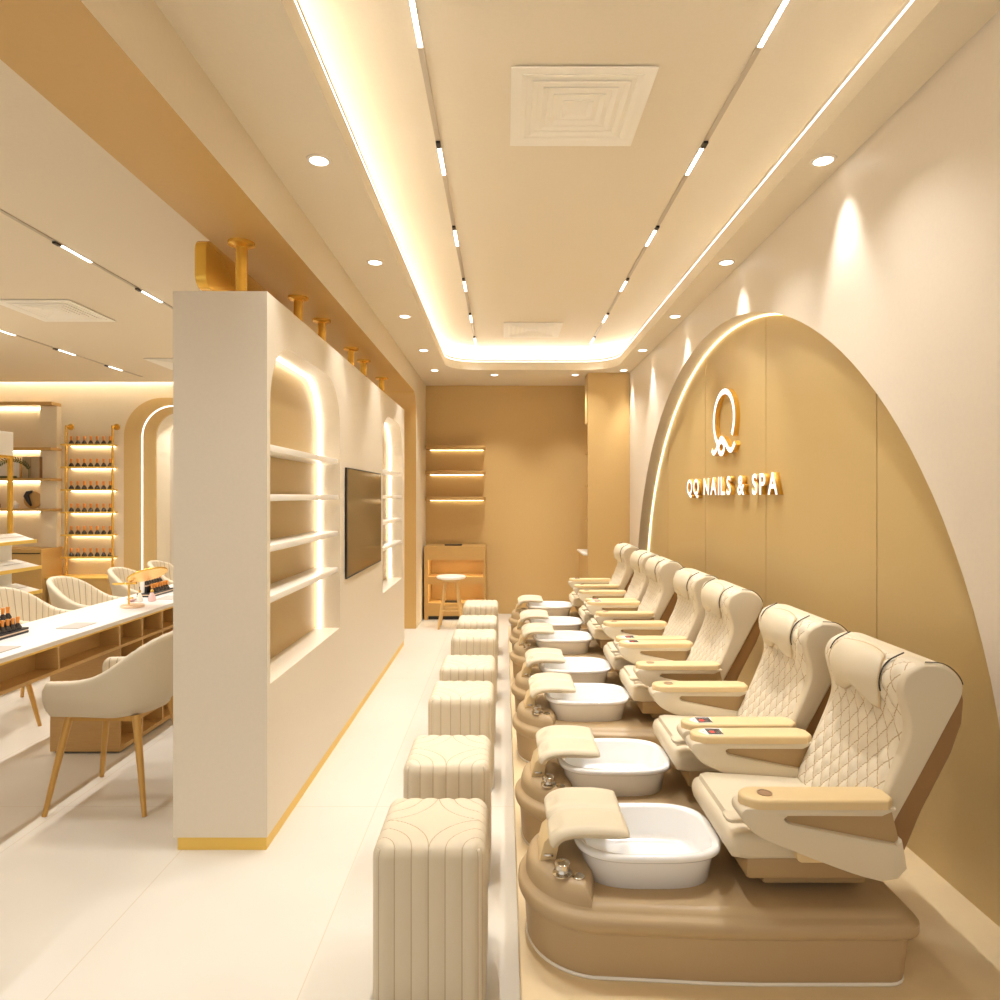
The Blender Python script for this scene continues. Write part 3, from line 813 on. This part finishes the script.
    def fpt(s):
        s = max(0, min(tot-1e-6, s)); i = 0
        while dist[i+1] < s: i += 1
        f = (s-dist[i])/(dist[i+1]-dist[i]); p = FRONT[i].lerp(FRONT[i+1], f)
        tt = (FRONT[min(i+2, L-1)]-FRONT[max(i-1, 0)]).normalized()
        return p, Vector((-tt.y, tt.x))
    bm = bmesh.new(); uvl = bm.loops.layers.uv.new('UVMap'); gm = {}
    ns, nyq = 96, 64; G = []
    s0, s1 = 0.03, tot*0.985
    for i in range(ns+1):
        row = []; s = s0+(s1-s0)*i/ns; p, nn = fpt(s)
        u = (s-s0)/(s1-s0)
        hw = 0.219+0.008*math.cos((u-0.1)*PI*2.2)
        for j in range(nyq+1):
            y = hw*(2*j/nyq-1)
            a = s/0.082+y/0.056; b = s/0.082-y/0.056
            pf = (abs(math.sin(PI*a))*abs(math.sin(PI*b)))**0.45
            e = min(1, (1-abs(2*j/nyq-1))*9)*min(1, i/3)*min(1, (ns-i)/3)
            q = p+nn*(-0.002+e*(0.004+0.010*pf))
            v = bm.verts.new((q.x, y, q.y)); gm[v] = (a, b); row.append(v)
        G.append(row)
    for i in range(ns):
        for j in range(nyq):
            f = bm.faces.new((G[i][j], G[i+1][j], G[i+1][j+1], G[i][j+1]))
            for l in f.loops: l[uvl].uv = gm[l.vert]
    bmesh.ops.recalc_face_normals(bm, faces=bm.faces)
    qp = finish('quilted_panel', bm, 'quilt', bk, True, off=OFF, sharp=False)
    # headrest pillow
    bm = bmesh.new(); G = []; na = 28; PIL = {}
    for i in range(na+1):
        row = []; rb = []
        for j in range(na+1):
            a, b = 2*i/na-1, 2*j/na-1
            xx = b*math.sqrt(1-a*a/2.6); zz = a*math.sqrt(1-b*b/2.6)
            lob = 0.030*(math.cos(PI*b*1.0)) if a < 0 else 0
            s = tot*0.825+0.086*zz+lob*(-a)*0.9
            p, nn = fpt(s)
            rr = max(abs(a), abs(b)); th = 0.014+0.030*(1-rr**3.0)*(1-0.25*a)
            q = p+nn*th; PIL[(i, j)] = (q.x, 0.008+0.152*xx, q.y); row.append(bm.verts.new((q.x, 0.008+0.152*xx, q.y)))
            q2 = p-nn*0.01; rb.append(bm.verts.new((q2.x, 0.008+0.152*xx, q2.y)))
        G.append((row, rb))
    for i in range(na):
        for j in range(na):
            bm.faces.new((G[i][0][j], G[i+1][0][j], G[i+1][0][j+1], G[i][0][j+1]))
            bm.faces.new((G[i][1][j], G[i][1][j+1], G[i+1][1][j+1], G[i+1][1][j]))
    for k in range(na):
        for (A, B) in (((k, 0), (k+1, 0)), ((k, na), (k+1, na)), ((0, k), (0, k+1)), ((na, k), (na, k+1))):
            bm.faces.new((G[A[0]][0][A[1]], G[B[0]][0][B[1]], G[B[0]][1][B[1]], G[A[0]][1][A[1]]))
    finish('headrest', bm, 'fabric', bk, True, off=OFF, sharp=False)
    per = [(0, j) for j in range(na)]+[(i, na) for i in range(na)]+[(na, na-j) for j in range(na)]+[(na-i, 0) for i in range(na)]
    tube('piping', [PIL[k] for k in per], 0.0030, 'pipe', bk, 6, True, off=OFF)
    for yy, f0 in ((-0.150, 0.78), (0.166, 0.86)):
        pts = []
        for k in range(13):
            p, nn = fpt(tot*(f0+(0.995-f0)*k/12)); q = p+nn*0.014; pts.append((q.x, yy, q.y))
        tube('strap', pts, 0.0022, 'thread', bk, 6, off=OFF)
    pts = [(p.x+0.0, -HW+0.010, p.y+0.0) for p in BACK[0:15]]
    tube('seam', [(x, y, z+0.002) for x, y, z in pts], 0.0016, 'thread', bk, 6, off=OFF)
    bs = [(1.346, 1.045), (1.366, 1.03), (1.376, 0.99), (1.370, 0.92), (1.338, 0.83), (1.250, 0.66), (1.20, 0.54), (1.10, 0.50), (1.09, 0.56), (1.16, 0.64), (1.24, 0.80), (1.31, 0.94)]
    prism('back_shell', [tuple(v) for v in bs], 'y', -0.222, 0.222, 'shell', bk, bev=0.014, seg=3, off=OFF)
    # armrests
    for s in (-1, 1):
        yc = s*0.252
        C = crom([(0.694, 0.703), (0.682, 0.690), (0.690, 0.662), (0.735, 0.620), (0.84, 0.575), (1.00, 0.515), (1.085, 0.492)], 4)
        outl = [tuple(v) for v in C]+[(1.13, 0.500), (1.158, 0.530), (1.150, 0.580), (1.144, 0.612), (1.128, 0.598), (0.98, 0.626), (0.838, 0.655)]+[tuple(v) for v in crom([(0.815, 0.661), (0.806, 0.671), (0.815, 0.680)], 3)]+[(1.085, 0.679), (1.126, 0.697), (1.126, 0.703)]
        bm = bmesh.new(); add_prism(bm, outl, 'y', yc-0.047, yc+0.047, 0.008, 2)
        bm.normal_update(); bmesh.ops.triangulate(bm, faces=[f for f in bm.faces if len(f.verts) > 4])
        ar = finish('armrest', bm, 'armcream', t, True, off=OFF)
        prism('infill_panel', [(0.81, 0.667), (0.84, 0.650), (1.13, 0.590), (1.14, 0.61), (1.12, 0.69), (0.83, 0.686)], 'y', yc-0.030, yc+0.030, 'taupe2', ar, off=OFF)
        w = 0.049
        po = [(1.127, -w*0.5), (1.127, w*0.5), (1.10, w)]+[(0.745+0.056*math.cos(a), w*math.sin(a)) for a in [PI/2+PI*k/14 for k in range(15)]]+[(1.10, -w)]
        prism('arm_pad', [(a, b+yc) for a, b in po], 'z', 0.701, 0.728, 'pad', ar, bev=0.009, seg=3, bev_end=1, off=OFF)
        lab = (s == 1) if odd else (s == -1)
        if lab:
            bm = bmesh.new()
            add_prism(bm, [(0.800, yc-0.036), (0.812, yc+0.034), (0.758, yc+0.036), (0.728, yc+0.018), (0.720, yc-0.002), (0.740, yc-0.032)], 'z', 0.7275, 0.7288)
            for f in bm.faces: f.material_index = 0
            for r_ in range(4):
                for c_ in range(8):
                    x = 0.750+c_*0.0068; y = yc-0.029+r_*0.0150
                    k = len(bm.faces); add_box(bm, x, x+0.0060, y, y+0.0135, 0.7288, 0.7292)
                    bm.faces.ensure_lookup_table()
                    for f in list(bm.faces)[k:]: f.material_index = 1
            k = len(bm.faces)
            add_prism(bm, superell(0.768, yc-0.004, 0.010, 0.012, 2, 16), 'z', 0.7289, 0.7295)
            add_prism(bm, superell(0.737, yc+0.001, 0.0025, 0.003, 2, 8), 'z', 0.7288, 0.7292)
            bm.faces.ensure_lookup_table()
            for f in list(bm.faces)[k:]: f.material_index = 2
            finish('control_panel', bm, ['paper', 'black', 'red'], ar, off=OFF)
        else:
            lathe('cup_ring', [(0.021, 0), (0.022, 0.0022), (0.018, 0.0026), (0.017, 0.0008), (0, 0.0008)], 'cupm', ar, c=(0.765, yc, 0.7277), n=28, off=OFF)
        if s == -1:
            lv = rrect(0.855, 0.985, 0.528, 0.575, 0.018)
            prism('recline_lever', lv, 'y', yc-0.012, yc+0.012, 'pad', ar, bev=0.004, off=OFF)
    return t
CY = [2.19+d for d in (0, 0.63, 1.515, 2.145, 3.03, 3.66, 4.545)]
proto = {}
for i, y in enumerate(CY):
    odd = i % 2 == 0
    if odd not in proto: o = proto[odd] = make_station(odd)
    else: o = copy_tree(proto[odd])
    o.location = (SX, y, ZP); o['label'] = 'cream reclining pedicure chair with white foot tub, ' + near[i]; o['group'] = 'pedicure chairs along the right wall'

# ================================================================== LEFT ROOM : manicure desk
DXL, DXR, DZ = -2.92, -2.40, 0.826; DY0, DY1 = 2.42, 7.42
def desk():
    t = thing('manicure_desk', 'long manicure desk with white top and open oak cubbies', 'desk', (-2.66, 4.9, 0)); off = (2.66, -4.9, 0)
    box('desktop', DXL, DXR, DY0, DY1, DZ-0.026, DZ, 'desktop', t, bev=0.004, off=off)
    box('gold_edge', DXL+0.006, DXR-0.004, DY0+0.006, DY1-0.006, DZ-0.037, DZ-0.026, 'goldflat', t, off=off)
    x0, x1 = -2.52, -2.385
    bm = bmesh.new()
    add_box(bm, x0, x1, DY0+0.01, DY1-0.01, 0.654, 0.672); add_box(bm, x0, x0+0.012, DY0+0.01, DY1-0.01, 0.672, DZ-0.037)
    ped = [4.10, 4.355, 4.61, 4.87]
    divs = [2.43, 2.98, 3.54]+ped+[5.43, 5.99, 6.55, 6.80, 7.06, 7.40]
    for y in divs: add_box(bm, x0, x1, y-0.007, y+0.007, 0.672, DZ-0.037)
    finish('cubby_row', bm, 'wood', t, off=off)
    for a, b in ((4.10, 4.87), (6.55, 7.32)):
        bm = bmesh.new()
        add_box(bm, -2.82, -2.52, a, b, 0.012, 0.788); add_box(bm, -2.52, x1, a, b, 0.012, 0.04)
        for k in range(4): y = a+(b-a)*k/3; add_box(bm, -2.52, x1, max(a, y-0.007), min(b, y+0.007), 0.04, 0.654)
        add_box(bm, -2.52, x1, a, b, 0.34, 0.352)
        finish('pedestal', bm, 'wood', t, off=off)
        box('plinth', -2.80, x1-0.02, a+0.02, b-0.02, 0, 0.012, 'black', t, off=off)
    box('end_panel', -2.82, x1, DY0+0.02, DY0+0.05, 0, 0.788, 'wood', t, off=off)
    box('back_panel', -2.84, -2.82, DY0+0.05, 3.0, 0.35, 0.788, 'wood', t, off=off)
desk()
# desk chairs -------------------------------------------------------
def make_chair():
    """local frame: sitter faces -x"""
    t = thing('tub_chair', '', 'chair')
    nt_ = 72; plan = []
    def U(q):   # q in -1..1 around the shell
        Ls, R = 0.275, 0.235; arc = PI*R/2*1.0; tot = Ls+arc; s = abs(q)*tot
        if s < arc: a = s/R; x = 0.03+R*math.cos(a)*0.98; y = R*math.sin(a)*1.04
        else: x = 0.03-(s-arc); y = R*1.04+0.004*math.sin((s-arc)/Ls*PI)
        return x, math.copysign(y, q) if q else 0.0
    def N(q):
        a = Vector(U(min(1, q+0.004))); b = Vector(U(max(-1, q-0.004))); d = (a-b).normalized(); v = Vector((d.y, -d.x))
        return v if v.dot(Vector((U(q)[0]-0.0, U(q)[1]))) >= 0 else -v
    def topz(q):
        a = abs(q); k = 1/(1+math.exp((a-0.40)*10))
        fr = 0.0 if a < 0.95 else ((a-0.95)/0.05)**2*0.035
        return 0.677+0.233*k-fr
    def sect(q):
        x, y = U(q); n = N(q); zt = topz(q); zb = 0.49; hgt = zt-zb
        lean = max(0, (zt-0.66))*0.34
        pts = []
        th = 0.044
        o = Vector((x, y))
        e = 1.0 if abs(q) < 0.96 else 1-((abs(q)-0.96)/0.04)**2*0.35
        def P(off, z):
            f = max(0, (z-zb)/max(0.01, hgt)); l = lean*f
            tuck = 0.055*max(0, 1-(z-zb)/0.12)**2
            p = o+n*(off*e+l-tuck); return Vector((p.x, p.y, z))
        for k in range(9): pts.append(P(th/2, zb+(hgt-0.022)*k/8))
        for k in range(1, 6): a = PI*k/6; pts.append(P(th/2*math.cos(a), zt-0.022+0.022*math.sin(a)))
        for k in range(9): pts.append(P(-th/2, zt-0.022-(hgt-0.022)*k/8))
        return pts
    bm = bmesh.new(); uvl = bm.loops.layers.uv.new('UVMap'); uu = {}
    rows = []
    for i in range(nt_*2+1):
        q = -1+2*i/(nt_*2); s = sect(q); r = []
        ph = q*15.0
        for k, p in enumerate(s):
            inner = k > 11
            if inner:
                n = N(q); pf = abs(math.sin(PI*ph))**0.5; p = p-Vector((n.x, n.y, 0))*0.008*pf
            v = bm.verts.new(p); uu[v] = (ph if inner else 0.5); r.append(v)
        rows.append(r)
    for a, b in zip(rows, rows[1:]):
        for k in range(len(a)-1): bm.faces.new((a[k], b[k], b[k+1], a[k+1]))
        bm.faces.new((a[-1], b[-1], b[0], a[0]))
    bm.faces.new(rows[0]); bm.faces.new(rows[-1])
    for f in bm.faces:
        inn = sum(1 for v in f.verts if uu[v] != 0.5) >= 3
        for l in f.loops: l[uvl].uv = (uu[l.vert] if inn else 0.5, 0)
    bmesh.ops.recalc_face_normals(bm, faces=bm.faces)
    finish('shell', bm, 'chairf', t, True, sharp=False)
    bm = bmesh.new()
    def so(ins): return [(x, y) for x, y in [(-0.235+ins, -0.205+ins), (0.03, -0.225+ins)]+[(0.03+(0.215-ins)*math.sin(a), -(0.225-ins)*math.cos(a)) for a in [PI*k/16 for k in range(1, 16)]]+[(0.03, 0.225-ins), (-0.235+ins, 0.205-ins)]]
    loft(bm, [[Vector((x, y, z)) for x, y in so(i)] for z, i in ((0.470, 0.05), (0.485, 0.01), (0.52, 0.0), (0.545, 0.008), (0.556, 0.03))])
    finish('seat', bm, 'chairp', t, True, sharp=False)
    fr = []
    for a, b in ((-1, -1), (-1, 1), (1, -1), (1, 1)):
        tube('leg', [(a*0.17, b*0.165, 0.485), (a*0.25+0.0, b*0.235, 0.0)], [0.021, 0.012], 'goldleg', t, 10)
    bm = bmesh.new()
    for b in (-1, 1): add_box(bm, -0.17, 0.17, b*0.16-0.012, b*0.16+0.012, 0.455, 0.48)
    for a in (-1, 1): add_box(bm, a*0.165-0.012, a*0.165+0.012, -0.16, 0.16, 0.455, 0.48)
    finish('under_frame', bm, 'goldleg', t)
    return t
chairs = [(-2.045, 3.53, 0.0, 'cream tub chair on gold legs nearest the camera, back to the partition', None)]
lbs = ['cream tub chair cut off by the left edge, only its legs showing under the desk', 'cream channelled tub chair behind the desk beside the display stand', 'cream channelled tub chair behind the desk beside the wall bottle rack', 'cream channelled tub chair behind the gold disc desk lamp', 'cream channelled tub chair half hidden by the partition edge, before the archway']
for (x, y, lb) in zip((-3.45, -3.56, -3.55, -3.48, -3.46), (4.33, 5.05, 5.74, 6.48, 7.15), lbs): chairs.append((x, y, PI+0.12, lb, 'chairs on the far side of the desk'))
ch0 = None
for x, y, rz, lb, g in chairs:
    c = make_chair() if ch0 is None else copy_tree(ch0); ch0 = ch0 or c
    c.location = (x, y, 0); c.rotation_euler = (0, 0, rz); c['label'] = lb; c['group'] = 'cream tub chairs at the manicure desk'
# polish bottles: shared meshes
def bottle_meshes():
    b = lathe('polish_bottle', [(0.029, 0), (0.032, 0.004), (0.031, 0.016), (0.014, 0.048), (0.009, 0.052), (0.0, 0.052)], 'polish', n=14)
    c = lathe('cap', [(0.012, 0.0525), (0.0125, 0.056), (0.016, 0.104), (0.014, 0.108), (0, 0.108)], 'orange', b, n=12)
    return b
bt0 = bottle_meshes(); bt_used = False
def put_bottle(loc, label, group, sc=1.0):
    global bt_used
    if not bt_used: b = bt0; bt_used = True
    else: b = copy_tree(bt0)
    b.location = loc; b.scale = (sc, sc, sc); tag(b, label, 'nail polish bottle', group)
def rack(x, y0, name, label, where):
    L = 0.32
    t = thing('polish_rack', label, 'rack', (x, y0, DZ))
    box('base_plate', -0.12, 0.0, 0, L, 0.0, 0.012, 'black', t); box('gold_band', -0.118, -0.001, 0.001, L-0.001, 0.012, 0.020, 'rose', t); box('top_plate', -0.12, 0.0, 0, L, 0.020, 0.030, 'black', t)
    box('step', -0.112, -0.055, 0.02, L-0.03, 0.030, 0.080, 'black', t); box('step_band', -0.112, -0.053, 0.019, L-0.029, 0.080, 0.085, 'rose', t)
    box('end_card', -0.10, -0.07, 0.010, 0.0195, 0.030, 0.135, 'paper', t)
    for r, (xx, zz) in enumerate(((-0.028, 0.030), (-0.084, 0.085))):
        for k in range(7):
            put_bottle((x+xx, y0+0.045+k*0.038, DZ+zz), 'dark copper-capped polish bottle, %s from near end, %s row, %s' % (ORD[k], ('front', 'back')[r], where), 'polish bottles in the desk racks', 0.62)
rack(-2.70, 3.43, 'a', 'black stepped nail polish rack on the near end of the white desk', 'near desk rack')
rack(-2.685, 5.04, 'b', 'black stepped nail polish rack on the white desk behind the disc lamp', 'far desk rack')
# papers
for (x, y, lb) in ((-2.545, 3.93, 'pale card lying flat on the white desk between the two racks'), (-2.545, 3.30, 'pale card lying flat on the near end of the white desk'), (-2.54, 5.02, 'pale card lying flat on the desk by the partition edge')):
    tag(box('card', -0.065, 0.065, -0.09, 0.09, 0, 0.004, 'paperg', loc=(x, y, DZ), bev=0.001), lb, 'card', 'cards lying on the desk')
def desk_lamp():
    t = thing('desk_lamp', 'gold table lamp with tilted round disc shade on the white desk', 'lamp', (-2.59, 4.60, DZ))
    lathe('lamp_base', [(0.074, 0), (0.076, 0.004), (0.076, 0.014), (0.072, 0.018), (0, 0.018)], 'rose', t, n=36)
    tube('stem', [(-0.025, 0, 0.018), (-0.025, 0, 0.172)], 0.006, 'gold', t, 10)
    tube('arm', [(-0.135, 0, 0.160), (0.03, 0, 0.166)], 0.007, 'gold', t, 10)
    d = lathe('disc_shade', [(0, -0.006), (0.128, -0.006), (0.131, 0.0), (0.128, 0.006), (0, 0.006)], 'gold', t, n=48)
    d.location = (0.105, 0.0, 0.226); d.rotation_euler = (math.radians(-13), math.radians(-22), 0)
desk_lamp()
def vial(loc, m, label, r=0.024, h=0.05):
    b = lathe('perfume_bottle', [(r*0.8, 0), (r, 0.006), (r, h*0.5), (r*0.45, h), (r*0.3, h+0.006), (0, h+0.006)], m, n=18, loc=loc)
    lathe('cap', [(r*0.38, h+0.0065), (r*0.4, h+0.02), (r*0.2, h+0.026), (0, h+0.026)], 'gold', b, n=14)
    tag(b, label, 'bottle')
vial((-2.66, 4.82, DZ), 'white', 'small white bottle with gold cap beside the disc lamp', 0.02, 0.062)
vial((-2.592, 4.86, DZ), 'pink', 'small round pink bottle with gold cap beside the disc lamp', 0.027, 0.06)
b = lathe('small_bowl', [(0.012, 0), (0.02, 0.003), (0.036, 0.022), (0.034, 0.024), (0.018, 0.008), (0, 0.006)], 'pink', n=24, loc=(-2.73, 4.84, DZ))
tag(b, 'small pink bowl on the desk left of the lamp stem', 'bowl')
lathe('gold_bead', [(0, 0.009), (0.012, 0.014), (0.014, 0.022), (0.008, 0.032), (0, 0.034)], 'gold', b, n=14)

# ================================================================== LEFT ROOM : back wall furniture
def arch_frame():
    t = thing('trim_2', 'tan rounded arch surround with a light line on the left back wall', 'door frame', (-3.95, YBL, 0)); struct(t); off = (3.95, -YBL, 0)
    def path(x0, x1, zt, r):
        return [(x0, 0)]+[(x0+r-r*math.cos(a), zt-r+r*math.sin(a)) for a in [PI/2*k/12 for k in range(13)]]+[(x1-r+r*math.sin(a), zt-r+r*math.cos(a)) for a in [PI/2*k/12 for k in range(13)]]+[(x1, 0)]
    A = path(-5.11, -2.77, 2.92, 0.52); B = path(AX0, AX1, AZT, AR)
    bm = bmesh.new(); n = len(A)
    q = [[bm.verts.new((x, y, z)) for x, z in L] for y in (YBL-0.03, YBL-0.001) for L in (A, B)]
    for i in range(n-1):
        bm.faces.new((q[0][i], q[0][i+1], q[1][i+1], q[1][i])); bm.faces.new((q[2][i], q[3][i], q[3][i+1], q[2][i+1]))
        bm.faces.new((q[0][i], q[2][i], q[2][i+1], q[0][i+1])); bm.faces.new((q[1][i], q[1][i+1], q[3][i+1], q[3][i]))
    for i in (0, n-1): bm.faces.new((q[0][i], q[1][i], q[3][i], q[2][i]))
    finish('surround', bm, 'brown', t, off=off)
    C = path(-4.86, -3.02, 2.81, 0.42)
    tube('led_strip', [(x, YBL-0.033, z) for x, z in C], 0.008, 'leddim', t, 6, off=off)
arch_frame()
def wall_rack():
    t = thing('wall_rack', 'gold framed wall rack with six shelves of nail polish bottles', 'rack', (-5.5, YBL, 0.547)); off = (5.5, -YBL, -0.547)
    Y = YBL-0.10
    for x in (-5.84, -5.22):
        tube('post', [(x, Y, 0.548), (x, Y, 2.54)], 0.014, 'gold', t, 10, off=off)
        tube('wall_arm', [(x, Y, 2.53), (x, YBL-0.012, 2.53)], 0.012, 'gold', t, 10, off=off)
        lathe('wall_flange', [(0.0, -0.014), (0.040, -0.014), (0.044, -0.002), (0, -0.002)], 'gold', t, c=(x, YBL, 2.53), axis='y', n=24, off=off)
    for r, z in enumerate((2.28, 1.98, 1.68, 1.38, 1.08, 0.783)):
        box('shelf', -5.87, -5.205, YBL-0.17, YBL-0.002, z-0.011, z+0.011, 'goldflat', t, bev=0.002, off=off)
        box('shelf_led', -5.82, -5.24, YBL-0.022, YBL-0.008, z-0.0165, z-0.0115, 'ledw', t, off=off)
        for k in range(7):
            put_bottle((-5.785+k*0.0865, YBL-0.075, z+0.011), 'dark copper-capped polish bottle, %s from left on %s shelf of wall rack' % (ORD[k], ('top', 'second', 'third', 'fourth', 'fifth', 'lowest')[r]), 'polish bottles on the wall rack')
wall_rack()
def bench_cab():
    t = thing('low_cabinet', 'low tan cabinet under the wall rack of bottles', 'cabinet', (-5.50, 8.72, 0))
    box('body', -0.40, 0.36, -0.17, 0.178, 0, 0.525, 'cab', t); box('top_board', -0.44, 0.37, -0.18, 0.178, 0.525, 0.547, 'goldflat', t, bev=0.002)
    box('handle', 0.05, 0.14, -0.19, -0.17, 0.34, 0.352, 'black', t)
bench_cab()
def side_cab():
    t = thing('base_cabinet', 'tall tan base cabinet with dark recessed grip under the wall niche', 'cabinet', (-6.7, 8.68, 0))
    box('body', -0.75, 0.755, -0.20, 0.218, 0.05, 0.915, 'cab', t); box('plinth', -0.72, 0.74, -0.16, 0.2, 0, 0.05, 'black', t)
    box('grip', 0.27, 0.74, -0.206, -0.199, 0.855, 0.867, 'black', t)
side_cab()
# niche with boards
def niche_unit():
    t = thing('wall_shelving', 'lit wall shelving with long tan boards in the left back corner', 'shelving', (-6.6, YBL, 0.915)); off = (6.6, -YBL, -0.915)
    box('side_panel', -6.19, -5.97, YBL-0.09, YBL-0.001, 0.916, 2.799, 'wall_l', t, off=off)
    box('valance', -7.3, -5.97, YBL-0.19, YBL-0.001, 2.80, 2.845, 'cab', t, off=off)
    for z in (2.80, 2.222, 1.818, 1.416):
        if z < 2.7: box('board', -7.3, -5.955, YBL-0.23, YBL-0.001, z-0.017, z+0.017, 'cab', t, bev=0.002, off=off)
        box('led_strip', -7.25, -6.21, YBL-0.03, YBL-0.012, z-0.026, z-0.018, 'ledw', t, off=off)
niche_unit()
# decorations on the boards
o = thing('wooden_case', 'grey wooden two door case standing on the lit middle board', 'case', (-6.28, YBL-0.09, 1.8355))
box('panel', -0.115, 0.115, -0.05, 0.05, 0, 0.285, 'greyw', o, bev=0.003); box('door_gap', -0.003, 0.003, -0.0525, -0.0502, 0.01, 0.275, 'shell', o); box('dark_edge', 0.1152, 0.119, -0.05, 0.05, 0, 0.285, 'shell', o)
o = thing('picture_frame', 'small white framed card leaning behind the green garland on the lit board', 'picture', (-6.62, YBL-0.07, 1.8355))
box('frame', -0.16, 0.16, -0.012, 0.012, 0, 0.24, 'woodl', o, bev=0.003); box('card', -0.145, 0.145, -0.0145, -0.0122, 0.015, 0.225, 'paper', o); box('base_bar', -0.12, 0.12, -0.06, -0.02, 0, 0.03, 'green', o, bev=0.004)
def garland():
    bm = bmesh.new(); c = []
    for k in range(15):
        a = PI*(0.10+0.62*k/14); c.append((0.24*math.cos(a), 0, 0.055+0.19*math.sin(a)))
    add_tube(bm, c, 0.004, 6)
    for k, p in enumerate(c):
        for s in (-1, 1):
            a = PI*(0.10+0.62*k/14)+s*0.9; d = Vector((-math.sin(a), 0.25*s, math.cos(a))); pp = Vector(p)
            w_ = d.cross(Vector((0, 1, 0))).normalized()*0.011
            v = [bm.verts.new(pp), bm.verts.new(pp+d*0.03+w_+Vector((0, 0.004, 0))), bm.verts.new(pp+d*0.055), bm.verts.new(pp+d*0.03-w_+Vector((0, -0.004, 0)))]
            bm.faces.new(v)
    add_tube(bm, [(0.228, 0, -0.005), c[0]], 0.004, 6)
    return tag(finish('garland', bm, 'green', loc=(-6.52, YBL-0.16, 1.8405)), 'dark green leafy garland arching over the lit middle board', 'plant')
garland()
o = thing('round_plaque', 'round wooden plaque with black hair tassel on the lowest lit board', 'ornament', (-6.30, YBL-0.075, 1.4335))
lathe('disc', [(0, -0.012), (0.115, -0.012), (0.118, -0.008), (0.118, 0.008), (0, 0.008)], 'wood', o, c=(0, 0, 0.118), axis='y', n=40)
tube('tassel', [(0.02, -0.03, 0.232), (-0.04, -0.035, 0.21), (-0.062, -0.035, 0.165), (-0.03, -0.035, 0.095), (0.0, -0.03, 0.035)], [0.012, 0.03, 0.034, 0.024, 0.012], 'hair', o, 10)
for k, (x, z, lb) in enumerate(((-6.66, 1.4335, 'dark red glass bottle lying at the left end of the lowest lit board'), )):
    b = lathe('glass_vase', [(0.03, 0), (0.05, 0.02), (0.048, 0.06), (0.012, 0.10), (0.012, 0.16), (0.035, 0.175), (0.04, 0.20), (0.03, 0.215), (0, 0.215)], 'darkred', n=18, loc=(x-0.10, YBL-0.12, z)); tag(b, 'dark red glass vase at the left end of the lowest lit board', 'vase')
b = lathe('glass_jar', [(0.04, 0), (0.045, 0.01), (0.045, 0.06), (0.02, 0.085), (0.012, 0.1), (0, 0.102)], 'paper', n=18, loc=(-6.49, YBL-0.14, 1.4335)); tag(b, 'small pale lidded jar beside the round plaque on the board', 'jar')
# display stand
def stand():
    YF = 5.95
    t = thing('display_stand', 'white and gold display stand with sloping shelves at the left edge', 'display stand', (-4.55, 5.3, 0)); off = (4.55, -5.3, 0)
    box('core', -4.75, -4.40, 4.70, YF-0.05, 0.10, 1.24, 'white', t, off=off)
    box('base', -4.95, -4.15, 4.65, YF, 0, 0.10, 'woodl', t, off=off)
    box('header', -4.72, -4.40, 4.7, YF-0.03, 1.96, 2.17, 'white', t, bev=0.004, off=off)
    bm = bmesh.new()
    for x in (-4.72, -4.415):
        for y in (4.71, YF-0.05): add_box(bm, x-0.013, x+0.013, y-0.018, y+0.018, 1.24, 1.96)
    for x in (-4.72, -4.415): add_box(bm, x-0.018, x+0.018, 4.7, YF-0.03, 1.935, 1.96)
    finish('gold_frame', bm, 'gold', t, off=off)
    for zf, xf in ((1.19, -4.225), (0.955, -4.18), (0.738, -4.175)):
        for s in (1, -1):
            xb = -4.40 if s == 1 else -4.75; xe = xf if s == 1 else -9.15-xf+0.02
            xe = xf if s == 1 else -4.75-(xf+4.40)
            pr = [(xb, zf+0.075), (xe, zf+0.016), (xe, zf-0.004), (xb, zf+0.055)]
            sh = prism('shelf', pr, 'y', 4.68, YF, 'white', t, smooth=False, off=off)
            a, b_ = sorted((xe, xe+0.012*s))
            box('gold_edge', a, b_, 4.68, YF+0.004, zf-0.010, zf+0.020, 'goldflat', sh, off=off)
            xm = (xb+xe)/2
            prism('divider_line', [(xm-0.004, zf+0.0475), (xm+0.004, zf+0.0475), (xm+0.004, zf+0.0485), (xm-0.004, zf+0.0485)], 'y', 4.70, YF-0.02, 'taupe2', sh, smooth=False, off=off)
stand()
